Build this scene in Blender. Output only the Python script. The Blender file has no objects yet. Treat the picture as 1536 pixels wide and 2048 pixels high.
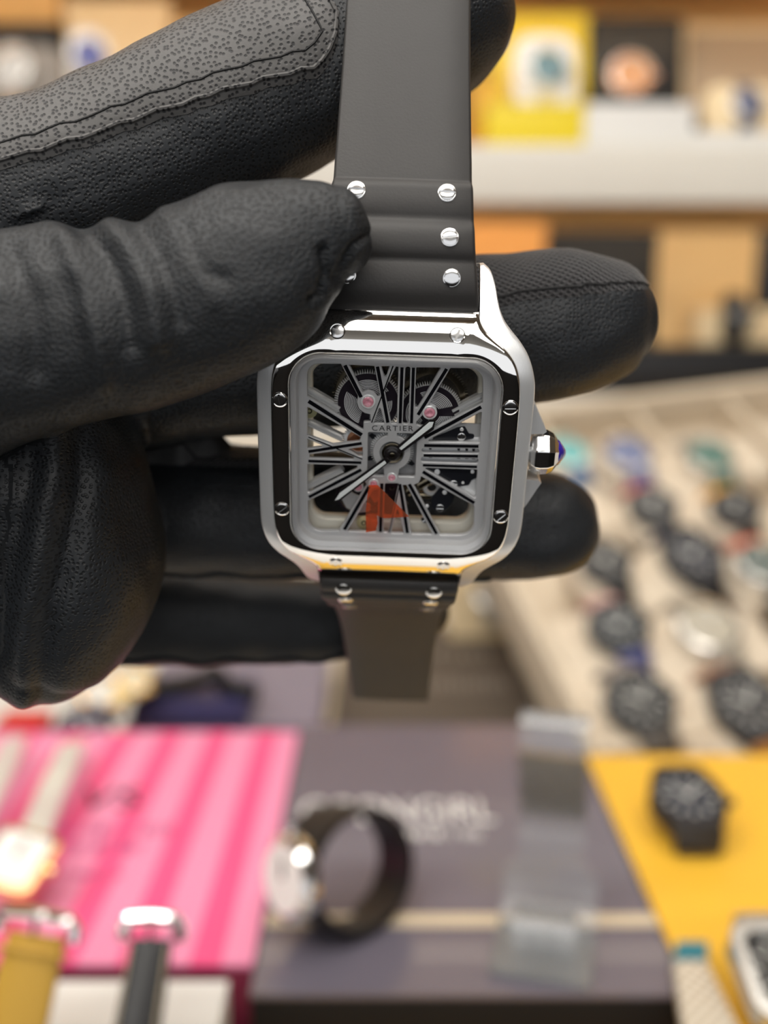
import bpy, bmesh, math, random
import numpy as np
from mathutils import Matrix, Vector
from mathutils.bvhtree import BVHTree

# ------------------------------------------------------------------ camera, light, exposure
scene = bpy.context.scene
COL = scene.collection
FPX = 2000.0                      # focal length in pixels of the 1536x2048 frame
PITCH = math.radians(12.0)
CAM = Vector((0.0, 0.0, 1.30))
RIGHT = Vector((1, 0, 0))
FWD = Vector((0, math.cos(PITCH), -math.sin(PITCH)))
UP = Vector((0, math.sin(PITCH), math.cos(PITCH)))
M_CAM = Matrix(((RIGHT.x, UP.x, -FWD.x, CAM.x), (RIGHT.y, UP.y, -FWD.y, CAM.y),
                (RIGHT.z, UP.z, -FWD.z, CAM.z), (0, 0, 0, 1)))
cam_data = bpy.data.cameras.new('camera')
cam = bpy.data.objects.new('camera', cam_data)
COL.objects.link(cam)
cam.matrix_world = M_CAM
cam_data.sensor_fit = 'VERTICAL'
cam_data.sensor_height = 36.0
cam_data.lens = 36.0 * FPX / 2048.0
cam_data.clip_start = 0.005
cam_data.clip_end = 60
cam_data.dof.use_dof = True
cam_data.dof.focus_distance = 0.1415
cam_data.dof.aperture_fstop = 8.0
cam_data.dof.aperture_blades = 0
scene.camera = cam

world = bpy.data.worlds.new('shop_air')
scene.world = world
world.use_nodes = True
wb = world.node_tree.nodes['Background']
wb.inputs[0].default_value = (0.97, 0.98, 1.0, 1)
wb.inputs[1].default_value = 1.0

vs = scene.view_settings
vs.view_transform = 'Standard'
vs.look = 'None'
vs.gamma = 1.0
vs.exposure = -0.12
vs.use_curve_mapping = False

# ceiling light panels of the shop: (x0, x1, y0, y1, z, strength)
CEIL_Z = CAM.z + 1.25
PANELS = [(-1.2, 1.2, -2.25, -1.35, 4.5), (-1.8, 0.6, -0.75, -0.15, 9.0), (-1.2, 1.2, 0.15, 0.80, 2.9)]

# ------------------------------------------------------------------ helpers
random.seed(4)
rng = np.random.default_rng(7)
MM = 0.001


def tag(o, label=None, cat=None, group=None, kind=None):
    if label: o['label'] = label
    if cat: o['category'] = cat
    if group: o['group'] = group
    if kind: o['kind'] = kind
    return o


def empty(name, M):
    o = bpy.data.objects.new(name, None)
    COL.objects.link(o)
    o.matrix_world = M
    o.empty_display_size = 0.01
    return o


def link_mesh(name, me, mats, parent=None, M=None, smooth=False):
    o = bpy.data.objects.new(name, me)
    COL.objects.link(o)
    if mats is not None:
        me.materials.clear()
        for m in (mats if isinstance(mats, (list, tuple)) else [mats]):
            me.materials.append(m)
    if parent is not None:
        o.parent = parent
    if M is not None:
        if parent is None: o.matrix_world = M
        else: o.matrix_local = M
    if smooth:
        set_smooth(me)
    return o


def set_smooth(me, angle=40):
    n = len(me.polygons)
    me.polygons.foreach_set('use_smooth', np.ones(n, dtype=bool))
    if angle:
        me.set_sharp_from_angle(angle=math.radians(angle))
    me.update()


class MB:
    """collects vertices and faces of one part"""
    def __init__(self, s=MM):
        self.v = []; self.f = []; self.m = []; self.s = s
    def add(self, vs_, fs, mat=0):
        b = len(self.v)
        self.v += [tuple(p) for p in vs_]
        self.f += [tuple(b + i for i in f) for f in fs]
        self.m += [mat] * len(fs)
        return self
    def box(self, x0, x1, y0, y1, z0, z1, mat=0):
        vs_ = [(x, y, z) for z in (z0, z1) for y in (y0, y1) for x in (x0, x1)]
        return self.add(vs_, [(0, 2, 3, 1), (4, 5, 7, 6), (0, 1, 5, 4), (2, 6, 7, 3), (0, 4, 6, 2), (1, 3, 7, 5)], mat)
    def prism(self, poly, z0, z1, mat=0, ch=0.0):
        a = sum(poly[i][0] * poly[(i + 1) % len(poly)][1] - poly[(i + 1) % len(poly)][0] * poly[i][1] for i in range(len(poly)))
        if a < 0: poly = poly[::-1]
        n = len(poly)
        zz = [z0, z1]
        vs_ = [(p[0], p[1], z0) for p in poly] + [(p[0], p[1], z1) for p in poly]
        fs = [tuple(range(n))[::-1], tuple(range(n, 2 * n))] + [(i, (i + 1) % n, n + (i + 1) % n, n + i) for i in range(n)]
        return self.add(vs_, fs, mat)
    def grid(self, rows, closed_u=False, closed_v=False, mat=0):
        nr, nc = len(rows), len(rows[0])
        vs_ = [p for r in rows for p in r]
        fs = []
        for i in range(nr if closed_v else nr - 1):
            for j in range(nc if closed_u else nc - 1):
                a = i * nc + j; b = i * nc + (j + 1) % nc
                c = ((i + 1) % nr) * nc + (j + 1) % nc; d = ((i + 1) % nr) * nc + j
                fs.append((a, b, c, d))
        return self.add(vs_, fs, mat)
    def lathe(self, prof, n=32, axis='z', c=(0, 0, 0), mat=0, a0=0.0, caps=True):
        rows = []
        for r, h in prof:
            row = []
            for k in range(n):
                a = a0 + 2 * math.pi * k / n
                x, y = r * math.cos(a), r * math.sin(a)
                p = (x, y, h) if axis == 'z' else ((h, x, y) if axis == 'x' else (y, h, x))
                row.append((p[0] + c[0], p[1] + c[1], p[2] + c[2]))
            rows.append(row)
        b = len(self.v)
        self.grid(rows, closed_u=True, mat=mat)
        if caps:
            m = len(prof)
            self.f.append(tuple(b + i for i in range(n))[::-1]); self.m.append(mat)
            self.f.append(tuple(b + (m - 1) * n + i for i in range(n))); self.m.append(mat)
        return self
    def tube(self, pts, r, n=8, mat=0, caps=True, flat=1.0):
        P = [Vector(p) for p in pts]
        rows = []
        up = None
        for i, p in enumerate(P):
            t = (P[min(i + 1, len(P) - 1)] - P[max(i - 1, 0)]).normalized()
            if up is None:
                up = Vector((0, 0, 1)) if abs(t.z) < .9 else Vector((0, 1, 0))
            s = t.cross(up).normalized(); up = s.cross(t).normalized()
            rr = r[i] if isinstance(r, (list, tuple)) else r
            rows.append([tuple(p + s * (rr * math.cos(2 * math.pi * k / n)) + up * (rr * flat * math.sin(2 * math.pi * k / n))) for k in range(n)])
        b = len(self.v)
        self.grid(rows, closed_u=True, mat=mat)
        if caps:
            m = len(P)
            self.f.append(tuple(b + i for i in range(n))[::-1]); self.m.append(mat)
            self.f.append(tuple(b + (m - 1) * n + i for i in range(n))); self.m.append(mat)
        return self
    def mesh(self, name):
        me = bpy.data.meshes.new(name)
        s = self.s
        me.from_pydata([(p[0] * s, p[1] * s, p[2] * s) for p in self.v], [], self.f)
        if any(self.m):
            me.polygons.foreach_set('material_index', np.array(self.m, dtype=np.int32))
        bm = bmesh.new(); bm.from_mesh(me)
        bmesh.ops.recalc_face_normals(bm, faces=bm.faces)
        bm.to_mesh(me); bm.free()
        me.update()
        return me
    def build(self, name, mats, parent=None, M=None, smooth=True, angle=35, bevel=0.0, seg=2):
        me = self.mesh(name)
        if bevel:
            bm = bmesh.new(); bm.from_mesh(me)
            ed = [e for e in bm.edges if len(e.link_faces) == 2 and e.calc_face_angle(0) > math.radians(30)]
            bmesh.ops.bevel(bm, geom=ed, offset=bevel * self.s, segments=seg, affect='EDGES', profile=0.6, clamp_overlap=True)
            bm.to_mesh(me); bm.free()
        if smooth: set_smooth(me, angle)
        return link_mesh(name, me, mats, parent, M)


def fillet(pts, seg=7):
    """closed polygon of (x, y, r) -> rounded outline"""
    out = []
    n = len(pts)
    for i in range(n):
        p = Vector(pts[i][:2]); a = Vector(pts[i - 1][:2]); b = Vector(pts[(i + 1) % n][:2]); r = pts[i][2]
        u = (a - p); w = (b - p)
        lu, lw = u.length, w.length
        u.normalize(); w.normalize()
        ang = math.acos(max(-1, min(1, u.dot(w))))
        if r < 1e-4 or ang > math.radians(176) or ang < 0.05:
            out.append(tuple(p)); continue
        d = min(r / math.tan(ang / 2), lu * .48, lw * .48)
        rr = d * math.tan(ang / 2)
        bis = (u + w).normalized()
        c = p + bis * (rr / math.sin(ang / 2))
        s = p + u * d - c; e = p + w * d - c
        a0 = math.atan2(s.y, s.x); a1 = math.atan2(e.y, e.x)
        da = (a1 - a0 + math.pi) % (2 * math.pi) - math.pi
        k = max(2, int(seg * abs(da) / 1.2) + 1)
        for j in range(k + 1):
            t = a0 + da * j / k
            out.append((c.x + rr * math.cos(t), c.y + rr * math.sin(t)))
    return out


def rrect(hx, hy, r, seg=10, cx=0, cy=0):
    return fillet([(cx + hx, cy + hy, r), (cx - hx, cy + hy, r), (cx - hx, cy - hy, r), (cx + hx, cy - hy, r)], seg)


def filled_curve(outlines, z0, z1, bev=0.0, s=MM):
    """flat plate with cut-outs -> mesh; outlines[0] is the outside"""
    cu = bpy.data.curves.new('plate', 'CURVE')
    cu.dimensions = '2D'; cu.fill_mode = 'BOTH'
    cu.extrude = (z1 - z0) / 2 - bev; cu.bevel_depth = bev; cu.bevel_resolution = 0
    for k, pl in enumerate(outlines):
        a = sum(pl[i][0] * pl[(i + 1) % len(pl)][1] - pl[(i + 1) % len(pl)][0] * pl[i][1] for i in range(len(pl)))
        if (a > 0) != (k == 0): pl = pl[::-1]
        sp = cu.splines.new('POLY')
        sp.points.add(len(pl) - 1)
        for i, p in enumerate(pl): sp.points[i].co = (p[0], p[1], 0, 1)
        sp.use_cyclic_u = True
    ob = bpy.data.objects.new('plate', cu)
    COL.objects.link(ob)
    dg = bpy.context.evaluated_depsgraph_get()
    me = bpy.data.meshes.new_from_object(ob.evaluated_get(dg))
    bpy.data.objects.remove(ob)
    bpy.data.curves.remove(cu)
    me.transform(Matrix.Scale(s, 4) @ Matrix.Translation((0, 0, (z0 + z1) / 2)))
    return me


def text_mesh(body, size, depth, s=1.0, align='CENTER', space=1.0):
    cu = bpy.data.curves.new('print', 'FONT')
    cu.body = body; cu.size = size; cu.extrude = depth; cu.align_x = align; cu.align_y = 'CENTER'; cu.space_character = space
    ob = bpy.data.objects.new('print', cu)
    COL.objects.link(ob)
    dg = bpy.context.evaluated_depsgraph_get()
    me = bpy.data.meshes.new_from_object(ob.evaluated_get(dg))
    bpy.data.objects.remove(ob)
    bpy.data.curves.remove(cu)
    me.transform(Matrix.Scale(s, 4))
    return me


def catmull(P, n):
    P = np.asarray(P, float)
    Q = np.vstack([2 * P[0] - P[1], P, 2 * P[-1] - P[-2]])
    seg = len(P) - 1
    out = []
    for t in np.linspace(0, seg, n):
        i = min(int(t), seg - 1); u = t - i
        a, b, c, d = Q[i], Q[i + 1], Q[i + 2], Q[i + 3]
        out.append(0.5 * ((2 * b) + (-a + c) * u + (2 * a - 5 * b + 4 * c - d) * u * u + (-a + 3 * b - 3 * c + d) * u ** 3))
    return np.array(out)


def ray(px, py):
    return (RIGHT * ((px - 768) / FPX) + UP * ((1024 - py) / FPX) + FWD)


def at_depth(px, py, d):
    return CAM + ray(px, py) * d


def on_plane(px, py, p0, n):
    r = ray(px, py)
    return CAM + r * ((p0 - CAM).dot(n) / r.dot(n))


def at_z(px, py, z):
    return on_plane(px, py, Vector((0, 0, z)), Vector((0, 0, 1)))


def at_y(px, py, y):
    return on_plane(px, py, Vector((0, y, 0)), Vector((0, 1, 0)))

# ------------------------------------------------------------------ materials
MAT = {}


def new_mat(name):
    m = bpy.data.materials.new(name)
    m.use_nodes = True
    MAT[name] = m
    nt = m.node_tree
    return m, nt, nt.nodes['Principled BSDF']


def N(nt, t, **kw):
    n = nt.nodes.new(t)
    for k, v in kw.items(): setattr(n, k, v)
    return n


def mat(name, col, rough=0.5, metal=0.0, var=0.0, vscale=60.0, bump=0.0, bscale=300.0, coat=0.0, spec=0.5, trans=0.0, stretch=None):
    m, nt, b = new_mat(name)
    b.inputs['Base Color'].default_value = (*col, 1)
    b.inputs['Roughness'].default_value = rough
    b.inputs['Metallic'].default_value = metal
    b.inputs['Specular IOR Level'].default_value = spec
    b.inputs['Coat Weight'].default_value = coat
    b.inputs['Transmission Weight'].default_value = trans
    tc = N(nt, 'ShaderNodeTexCoord')
    src = tc.outputs['Object']
    if stretch:
        mp = N(nt, 'ShaderNodeMapping'); mp.inputs['Scale'].default_value = stretch
        nt.links.new(src, mp.inputs['Vector']); src = mp.outputs['Vector']
    if var:
        no = N(nt, 'ShaderNodeTexNoise'); no.inputs['Scale'].default_value = vscale; no.inputs['Detail'].default_value = 3
        nt.links.new(src, no.inputs['Vector'])
        mx = N(nt, 'ShaderNodeMix', data_type='RGBA')
        mx.inputs['A'].default_value = (*[c * (1 - var) for c in col], 1)
        mx.inputs['B'].default_value = (*[min(1, c * (1 + var)) for c in col], 1)
        nt.links.new(no.outputs['Fac'], mx.inputs['Factor'])
        nt.links.new(mx.outputs['Result'], b.inputs['Base Color'])
    if bump:
        no = N(nt, 'ShaderNodeTexNoise'); no.inputs['Scale'].default_value = bscale; no.inputs['Detail'].default_value = 2
        nt.links.new(src, no.inputs['Vector'])
        bp = N(nt, 'ShaderNodeBump'); bp.inputs['Strength'].default_value = bump; bp.inputs['Distance'].default_value = 0.0002
        nt.links.new(no.outputs['Fac'], bp.inputs['Height'])
        nt.links.new(bp.outputs['Normal'], b.inputs['Normal'])
    return m


def leather_mat(name, base, pore_col, scale, rough, strength, dist, pore=0.35, fine=0.0):
    m, nt, b = new_mat(name)
    tc = N(nt, 'ShaderNodeTexCoord')
    mad = N(nt, 'ShaderNodeAttribute', attribute_name='grain')
    vo = N(nt, 'ShaderNodeTexVoronoi', voronoi_dimensions='2D'); vo.inputs['Scale'].default_value = scale; vo.inputs['Randomness'].default_value = .85
    nt.links.new(mad.outputs['Vector'], vo.inputs['Vector'])
    mr = N(nt, 'ShaderNodeMapRange', interpolation_type='SMOOTHSTEP')
    mr.inputs['From Min'].default_value = pore * .3; mr.inputs['From Max'].default_value = pore
    nt.links.new(vo.outputs['Distance'], mr.inputs['Value'])
    big = N(nt, 'ShaderNodeTexNoise'); big.inputs['Scale'].default_value = 70; big.inputs['Detail'].default_value = 4
    nt.links.new(tc.outputs['Object'], big.inputs['Vector'])
    var = N(nt, 'ShaderNodeMix', data_type='RGBA')
    var.inputs['A'].default_value = (*[c * .75 for c in base], 1); var.inputs['B'].default_value = (*[c * 1.25 for c in base], 1)
    nt.links.new(big.outputs['Fac'], var.inputs['Factor'])
    mx = N(nt, 'ShaderNodeMix', data_type='RGBA')
    mx.inputs['A'].default_value = (*pore_col, 1)
    nt.links.new(var.outputs['Result'], mx.inputs['B'])
    nt.links.new(mr.outputs['Result'], mx.inputs['Factor'])
    nt.links.new(mx.outputs['Result'], b.inputs['Base Color'])
    b.inputs['Roughness'].default_value = rough
    b.inputs['Specular IOR Level'].default_value = 0.4
    fn = N(nt, 'ShaderNodeTexNoise'); fn.inputs['Scale'].default_value = scale * 1.6; fn.inputs['Detail'].default_value = 3
    nt.links.new(tc.outputs['Object'], fn.inputs['Vector'])
    ad = N(nt, 'ShaderNodeMath', operation='MULTIPLY_ADD'); ad.inputs[1].default_value = 0.35 + fine
    nt.links.new(fn.outputs['Fac'], ad.inputs[0]); nt.links.new(mr.outputs['Result'], ad.inputs[2])
    bp = N(nt, 'ShaderNodeBump'); bp.inputs['Strength'].default_value = strength; bp.inputs['Distance'].default_value = dist
    nt.links.new(ad.outputs[0], bp.inputs['Height'])
    nt.links.new(bp.outputs['Normal'], b.inputs['Normal'])
    return m


def fabric_mat(name, col, scale):
    """open knit: rows of round holes"""
    m, nt, b = new_mat(name)
    tc = N(nt, 'ShaderNodeTexCoord')
    at = N(nt, 'ShaderNodeAttribute', attribute_name='grain')
    mp = N(nt, 'ShaderNodeMapping'); mp.inputs['Rotation'].default_value = (0, 0, math.radians(38)); mp.inputs['Scale'].default_value = (scale, scale * 1.25, 1)
    nt.links.new(at.outputs['Vector'], mp.inputs['Vector'])
    vo = N(nt, 'ShaderNodeTexVoronoi', voronoi_dimensions='2D'); vo.inputs['Scale'].default_value = 1.0; vo.inputs['Randomness'].default_value = 0.12
    nt.links.new(mp.outputs['Vector'], vo.inputs['Vector'])
    mr = N(nt, 'ShaderNodeMapRange', interpolation_type='SMOOTHSTEP')
    mr.inputs['From Min'].default_value = 0.2; mr.inputs['From Max'].default_value = 0.5
    nt.links.new(vo.outputs['Distance'], mr.inputs['Value'])
    mx = N(nt, 'ShaderNodeMix', data_type='RGBA')
    mx.inputs['A'].default_value = (0.003, 0.003, 0.004, 1); mx.inputs['B'].default_value = (*col, 1)
    nt.links.new(mr.outputs['Result'], mx.inputs['Factor'])
    nt.links.new(mx.outputs['Result'], b.inputs['Base Color'])
    b.inputs['Roughness'].default_value = 0.85
    b.inputs['Sheen Weight'].default_value = 0.25
    bp = N(nt, 'ShaderNodeBump'); bp.inputs['Strength'].default_value = 0.9; bp.inputs['Distance'].default_value = 0.0003
    nt.links.new(mr.outputs['Result'], bp.inputs['Height'])
    nt.links.new(bp.outputs['Normal'], b.inputs['Normal'])
    return m


def brushed_mat(name, col, rough, sc, strength=0.25, metal=1.0):
    m, nt, b = new_mat(name)
    b.inputs['Base Color'].default_value = (*col, 1)
    b.inputs['Metallic'].default_value = metal
    tc = N(nt, 'ShaderNodeTexCoord')
    mp = N(nt, 'ShaderNodeMapping'); mp.inputs['Scale'].default_value = sc
    nt.links.new(tc.outputs['Object'], mp.inputs['Vector'])
    no = N(nt, 'ShaderNodeTexNoise'); no.inputs['Scale'].default_value = 1.0; no.inputs['Detail'].default_value = 2
    nt.links.new(mp.outputs['Vector'], no.inputs['Vector'])
    mr = N(nt, 'ShaderNodeMapRange'); mr.inputs['To Min'].default_value = rough * .7; mr.inputs['To Max'].default_value = rough * 1.35
    nt.links.new(no.outputs['Fac'], mr.inputs['Value']); nt.links.new(mr.outputs['Result'], b.inputs['Roughness'])
    bp = N(nt, 'ShaderNodeBump'); bp.inputs['Strength'].default_value = strength; bp.inputs['Distance'].default_value = 0.00003
    nt.links.new(no.outputs['Fac'], bp.inputs['Height']); nt.links.new(bp.outputs['Normal'], b.inputs['Normal'])
    return m


def clear_mat(name, tint, refl=1.5, rough=0.0, haze=0.0):
    """thin clear sheet: transparent with a fresnel reflection"""
    m, nt, b = new_mat(name)
    nt.nodes.remove(b)
    out = nt.nodes['Material Output']
    tr = N(nt, 'ShaderNodeBsdfTransparent'); tr.inputs[0].default_value = (*tint, 1)
    gl = N(nt, 'ShaderNodeBsdfGlossy'); gl.inputs['Roughness'].default_value = rough
    fr = N(nt, 'ShaderNodeFresnel'); fr.inputs['IOR'].default_value = refl
    mx = N(nt, 'ShaderNodeMixShader')
    nt.links.new(fr.outputs[0], mx.inputs[0]); nt.links.new(tr.outputs[0], mx.inputs[1]); nt.links.new(gl.outputs[0], mx.inputs[2])
    last = mx
    if haze:
        df = N(nt, 'ShaderNodeBsdfDiffuse'); df.inputs[0].default_value = (*tint, 1)
        m2 = N(nt, 'ShaderNodeMixShader'); m2.inputs[0].default_value = haze
        nt.links.new(mx.outputs[0], m2.inputs[1]); nt.links.new(df.outputs[0], m2.inputs[2]); last = m2
    nt.links.new(last.outputs[0], out.inputs['Surface'])
    return m


def emit_mat(name, col, strength):
    m, nt, b = new_mat(name)
    b.inputs['Base Color'].default_value = (0.8, 0.8, 0.8, 1)
    b.inputs['Emission Color'].default_value = (*col, 1)
    b.inputs['Emission Strength'].default_value = strength
    return m


def stripe_mat(name, ca, cb, period, duty, off=0.0):
    m, nt, b = new_mat(name)
    tc = N(nt, 'ShaderNodeTexCoord'); sx = N(nt, 'ShaderNodeSeparateXYZ')
    nt.links.new(tc.outputs['Object'], sx.inputs[0])
    ad = N(nt, 'ShaderNodeMath', operation='ADD'); ad.inputs[1].default_value = off + 10 * period
    nt.links.new(sx.outputs['X'], ad.inputs[0])
    dv = N(nt, 'ShaderNodeMath', operation='DIVIDE'); dv.inputs[1].default_value = period
    nt.links.new(ad.outputs[0], dv.inputs[0])
    fr = N(nt, 'ShaderNodeMath', operation='FRACT'); nt.links.new(dv.outputs[0], fr.inputs[0])
    lt = N(nt, 'ShaderNodeMath', operation='LESS_THAN'); lt.inputs[1].default_value = duty
    nt.links.new(fr.outputs[0], lt.inputs[0])
    mx = N(nt, 'ShaderNodeMix', data_type='RGBA')
    mx.inputs['A'].default_value = (*ca, 1); mx.inputs['B'].default_value = (*cb, 1)
    nt.links.new(lt.outputs[0], mx.inputs['Factor']); nt.links.new(mx.outputs['Result'], b.inputs['Base Color'])
    b.inputs['Roughness'].default_value = 0.35
    return m


def mesh_pattern_mat(name, ca, cb, scale):
    m, nt, b = new_mat(name)
    tc = N(nt, 'ShaderNodeTexCoord')
    vo = N(nt, 'ShaderNodeTexChecker'); vo.inputs['Scale'].default_value = scale
    vo.inputs['Color1'].default_value = (*ca, 1); vo.inputs['Color2'].default_value = (*cb, 1)
    nt.links.new(tc.outputs['Object'], vo.inputs['Vector']); nt.links.new(vo.outputs['Color'], b.inputs['Base Color'])
    b.inputs['Roughness'].default_value = 0.6
    return m


# watch
mat('polished_steel', (0.95, 0.94, 0.92), 0.04, 1.0)
mat('polished_edge', (0.9, 0.9, 0.9), 0.12, 1.0)
brushed_mat('brushed_steel', (0.80, 0.81, 0.82), 0.34, (9000, 260, 9000), 0.5, 0.55)
brushed_mat('brushed_lug', (0.72, 0.73, 0.74), 0.30, (9000, 260, 9000), 0.25)
brushed_mat('dial_steel', (0.53, 0.53, 0.54), 0.40, (700, 9000, 9000), 0.3, 0.25)
brushed_mat('movement_silver', (0.58, 0.58, 0.58), 0.36, (600, 9000, 9000), 0.3, 0.35)
mat('plate_grey', (0.30, 0.30, 0.31), 0.4, 0.4)
mat('movement_cream', (0.74, 0.71, 0.62), 0.45, 0.2, bump=.1, bscale=4000)
mat('rhodium', (0.93, 0.94, 0.95), 0.22, 0.3)
mat('black_inlay', (0.004, 0.004, 0.006), 0.22)
mat('black_bridge', (0.010, 0.011, 0.015), 0.28, var=.3, vscale=900)
mat('barrel_dark', (0.020, 0.014, 0.022), 0.3, 0.3)
mat('lume_white', (0.80, 0.84, 0.84), 0.45)
mat('hand_black', (0.012, 0.010, 0.011), 0.25)
mat('pinion_bronze', (0.20, 0.17, 0.12), 0.2, 1.0)
mat('copper', (0.75, 0.36, 0.20), 0.28, 1.0)
mat('pale_brass', (0.55, 0.53, 0.30), 0.45, 0.5)
mat('ruby', (0.75, 0.28, 0.36), 0.12, 0.0, var=.45, vscale=2600, coat=1.0)
mat('sapphire_blue', (0.03, 0.015, 0.30), 0.08, 0.0, coat=1.0)
mat('screw_steel', (0.80, 0.80, 0.80), 0.16, 1.0)
mat('black_print', (0.006, 0.006, 0.006), 0.5)
clear_mat('crystal_clear', (0.98, 0.985, 0.985), 1.14)
clear_mat('crystal_rim', (0.95, 0.96, 0.97), 1.6, 0.05, 0.08)
clear_mat('orange_tint', (1.0, 0.36, 0.18), 1.2, 0.2, 0.13)
mat('rubber_strap', (0.030, 0.028, 0.027), 0.55, bump=.12, bscale=2600, var=.12, vscale=150)
# glove
leather_mat('glove_leather', (0.0135, 0.0158, 0.019), (0.003, 0.0035, 0.0045), 1450, 0.50, 0.55, 0.00014, 0.42)
leather_mat('patch_leather', (0.085, 0.082, 0.080), (0.008, 0.008, 0.010), 1300, 0.50, 0.55, 0.00014, 0.39)
fabric_mat('glove_mesh', (0.026, 0.024, 0.026), 1150)
mat('seam_thread', (0.006, 0.006, 0.007), 0.7, bump=.5, bscale=5000)
# shop
mat('counter_white', (0.66, 0.65, 0.63), 0.25, var=.03)
mat('floor_dark', (0.008, 0.007, 0.0065), 0.9, spec=0.05, var=.2, vscale=6)
mat('ceiling_white', (0.45, 0.41, 0.35), 0.8)
mat('wall_brown', (0.16, 0.12, 0.085), 0.7, var=.08, vscale=4)
mat('panel_frame', (0.6, 0.6, 0.6), 0.5)
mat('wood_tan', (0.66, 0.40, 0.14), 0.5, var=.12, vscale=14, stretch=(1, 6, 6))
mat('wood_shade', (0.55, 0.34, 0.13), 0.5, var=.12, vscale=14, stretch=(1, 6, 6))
mat('shelf_white', (0.72, 0.69, 0.62), 0.4, var=.03)
mat('card_tan', (0.72, 0.50, 0.24), 0.55, var=.06)
mat('card_cream', (0.78, 0.62, 0.38), 0.6, var=.05)
mat('card_taupe', (0.42, 0.32, 0.22), 0.6, var=.05)
mat('card_orange', (0.80, 0.38, 0.10), 0.5, var=.05)
mat('card_black', (0.006, 0.006, 0.007), 0.45, var=.2)
mat('card_yellow', (0.85, 0.66, 0.02), 0.4, var=.04)
mat('amber_card', (0.72, 0.40, 0.02), 0.4, var=.06)
mat('white_card', (0.80, 0.79, 0.76), 0.5, var=.02)
mat('grey_lining', (0.22, 0.20, 0.18), 0.7, var=.1)
mat('tray_cream', (0.60, 0.51, 0.39), 0.75, var=.05)
mat('cushion_cream', (0.64, 0.55, 0.43), 0.85, var=.06)
mat('ochre_leather', (0.50, 0.29, 0.03), 0.5, var=.06)
mat('card_red', (0.55, 0.02, 0.02), 0.5)
mat('mustard', (0.80, 0.46, 0.04), 0.4, var=.05)
mat('teal_card', (0.02, 0.18, 0.24), 0.5)
mat('taupe_dark', (0.075, 0.058, 0.045), 0.6, var=.06)
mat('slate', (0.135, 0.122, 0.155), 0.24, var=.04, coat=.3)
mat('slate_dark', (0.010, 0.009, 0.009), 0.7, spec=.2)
mat('lavender', (0.20, 0.175, 0.23), 0.35, var=.03)
mat('navy_card', (0.05, 0.045, 0.12), 0.4)
mat('plum', (0.04, 0.012, 0.05), 0.4)
mat('gold_strip', (0.60, 0.50, 0.36), 0.4)
stripe_mat('pink_stripes', (0.80, 0.26, 0.44), (0.80, 0.085, 0.25), 0.0246, 0.44, -0.1095)
mat('crimson', (0.20, 0.012, 0.05), 0.5, var=.06)
mat('pale_print', (0.75, 0.74, 0.73), 0.3)
mat('dim_print', (0.24, 0.21, 0.18), 0.4)
mat('plum_print', (0.05, 0.01, 0.025), 0.5)
mat('rose_print', (0.48, 0.09, 0.24), 0.5)
mat('sage', (0.05, 0.045, 0.03), 0.6)
mesh_pattern_mat('woven_white', (0.72, 0.66, 0.56), (0.42, 0.35, 0.25), 420)
clear_mat('acrylic', (0.90, 0.91, 0.92), 1.49, 0.08, 0.10)

# ------------------------------------------------------------------ the shop itself
def world_box(name, mt, x0, x1, y0, y1, z0, z1, bevel=0.0):
    b = MB(1.0); b.box(x0, x1, y0, y1, z0, z1)
    return b.build(name, MAT[mt], bevel=bevel)


COUNTER_Z = CAM.z - 0.30
SHELF_Y = 0.95
WALL_Y = 1.24
tag(world_box('floor', 'floor_dark', -3.2, 3.2, -4.4, 1.6, -0.05, 0.0), kind='structure')
tag(world_box('wall_back', 'wood_tan', -3.2, 3.2, WALL_Y, WALL_Y + 0.1, 0.0, CEIL_Z + .3), kind='structure')
tag(world_box('wall_left', 'wall_brown', -3.3, -3.2, -4.4, 1.6, 0.0, CEIL_Z + .05), kind='structure')
tag(world_box('wall_right', 'wall_brown', 3.2, 3.3, -4.4, 1.6, 0.0, CEIL_Z + .05), kind='structure')
tag(world_box('ceiling', 'ceiling_white', -3.2, 3.2, -4.4, 1.6, CEIL_Z + .05, CEIL_Z + .12), kind='structure')
for i, (x0, x1, y0, y1, st) in enumerate(PANELS):
    r = empty('ceiling_light', Matrix.Translation(((x0 + x1) / 2, (y0 + y1) / 2, CEIL_Z)))
    where = ['over the shop floor far behind the viewer', 'above and just behind the viewer', 'over the counter in front of the shelves'][i]
    tag(r, 'white rectangular ceiling light panel ' + where, 'ceiling light', 'ceiling light panels')
    hx, hy = (x1 - x0) / 2, (y1 - y0) / 2
    b = MB(1.0); b.box(-hx, hx, -hy, hy, 0.0, 0.012)
    b.build('diffuser', emit_mat('panel_glow_%d' % i, (1.0, 0.96, 0.90), st), r)
    b = MB(1.0)
    for a in ((-hx - .03, -hx, -hy - .03, hy + .03), (hx, hx + .03, -hy - .03, hy + .03), (-hx, hx, -hy - .03, -hy), (-hx, hx, hy, hy + .03)):
        b.box(*a, -0.01, 0.05)
    b.build('frame', MAT['panel_frame'], r)

# ------------------------------------------------------------------ the skeleton watch
def rodrigues(r):
    r = np.array(r); t = np.linalg.norm(r); k = r / t
    K = np.array([[0, -k[2], k[1]], [k[2], 0, -k[0]], [-k[1], k[0], 0]])
    return np.eye(3) + math.sin(t) * K + (1 - math.cos(t)) * K @ K


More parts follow.
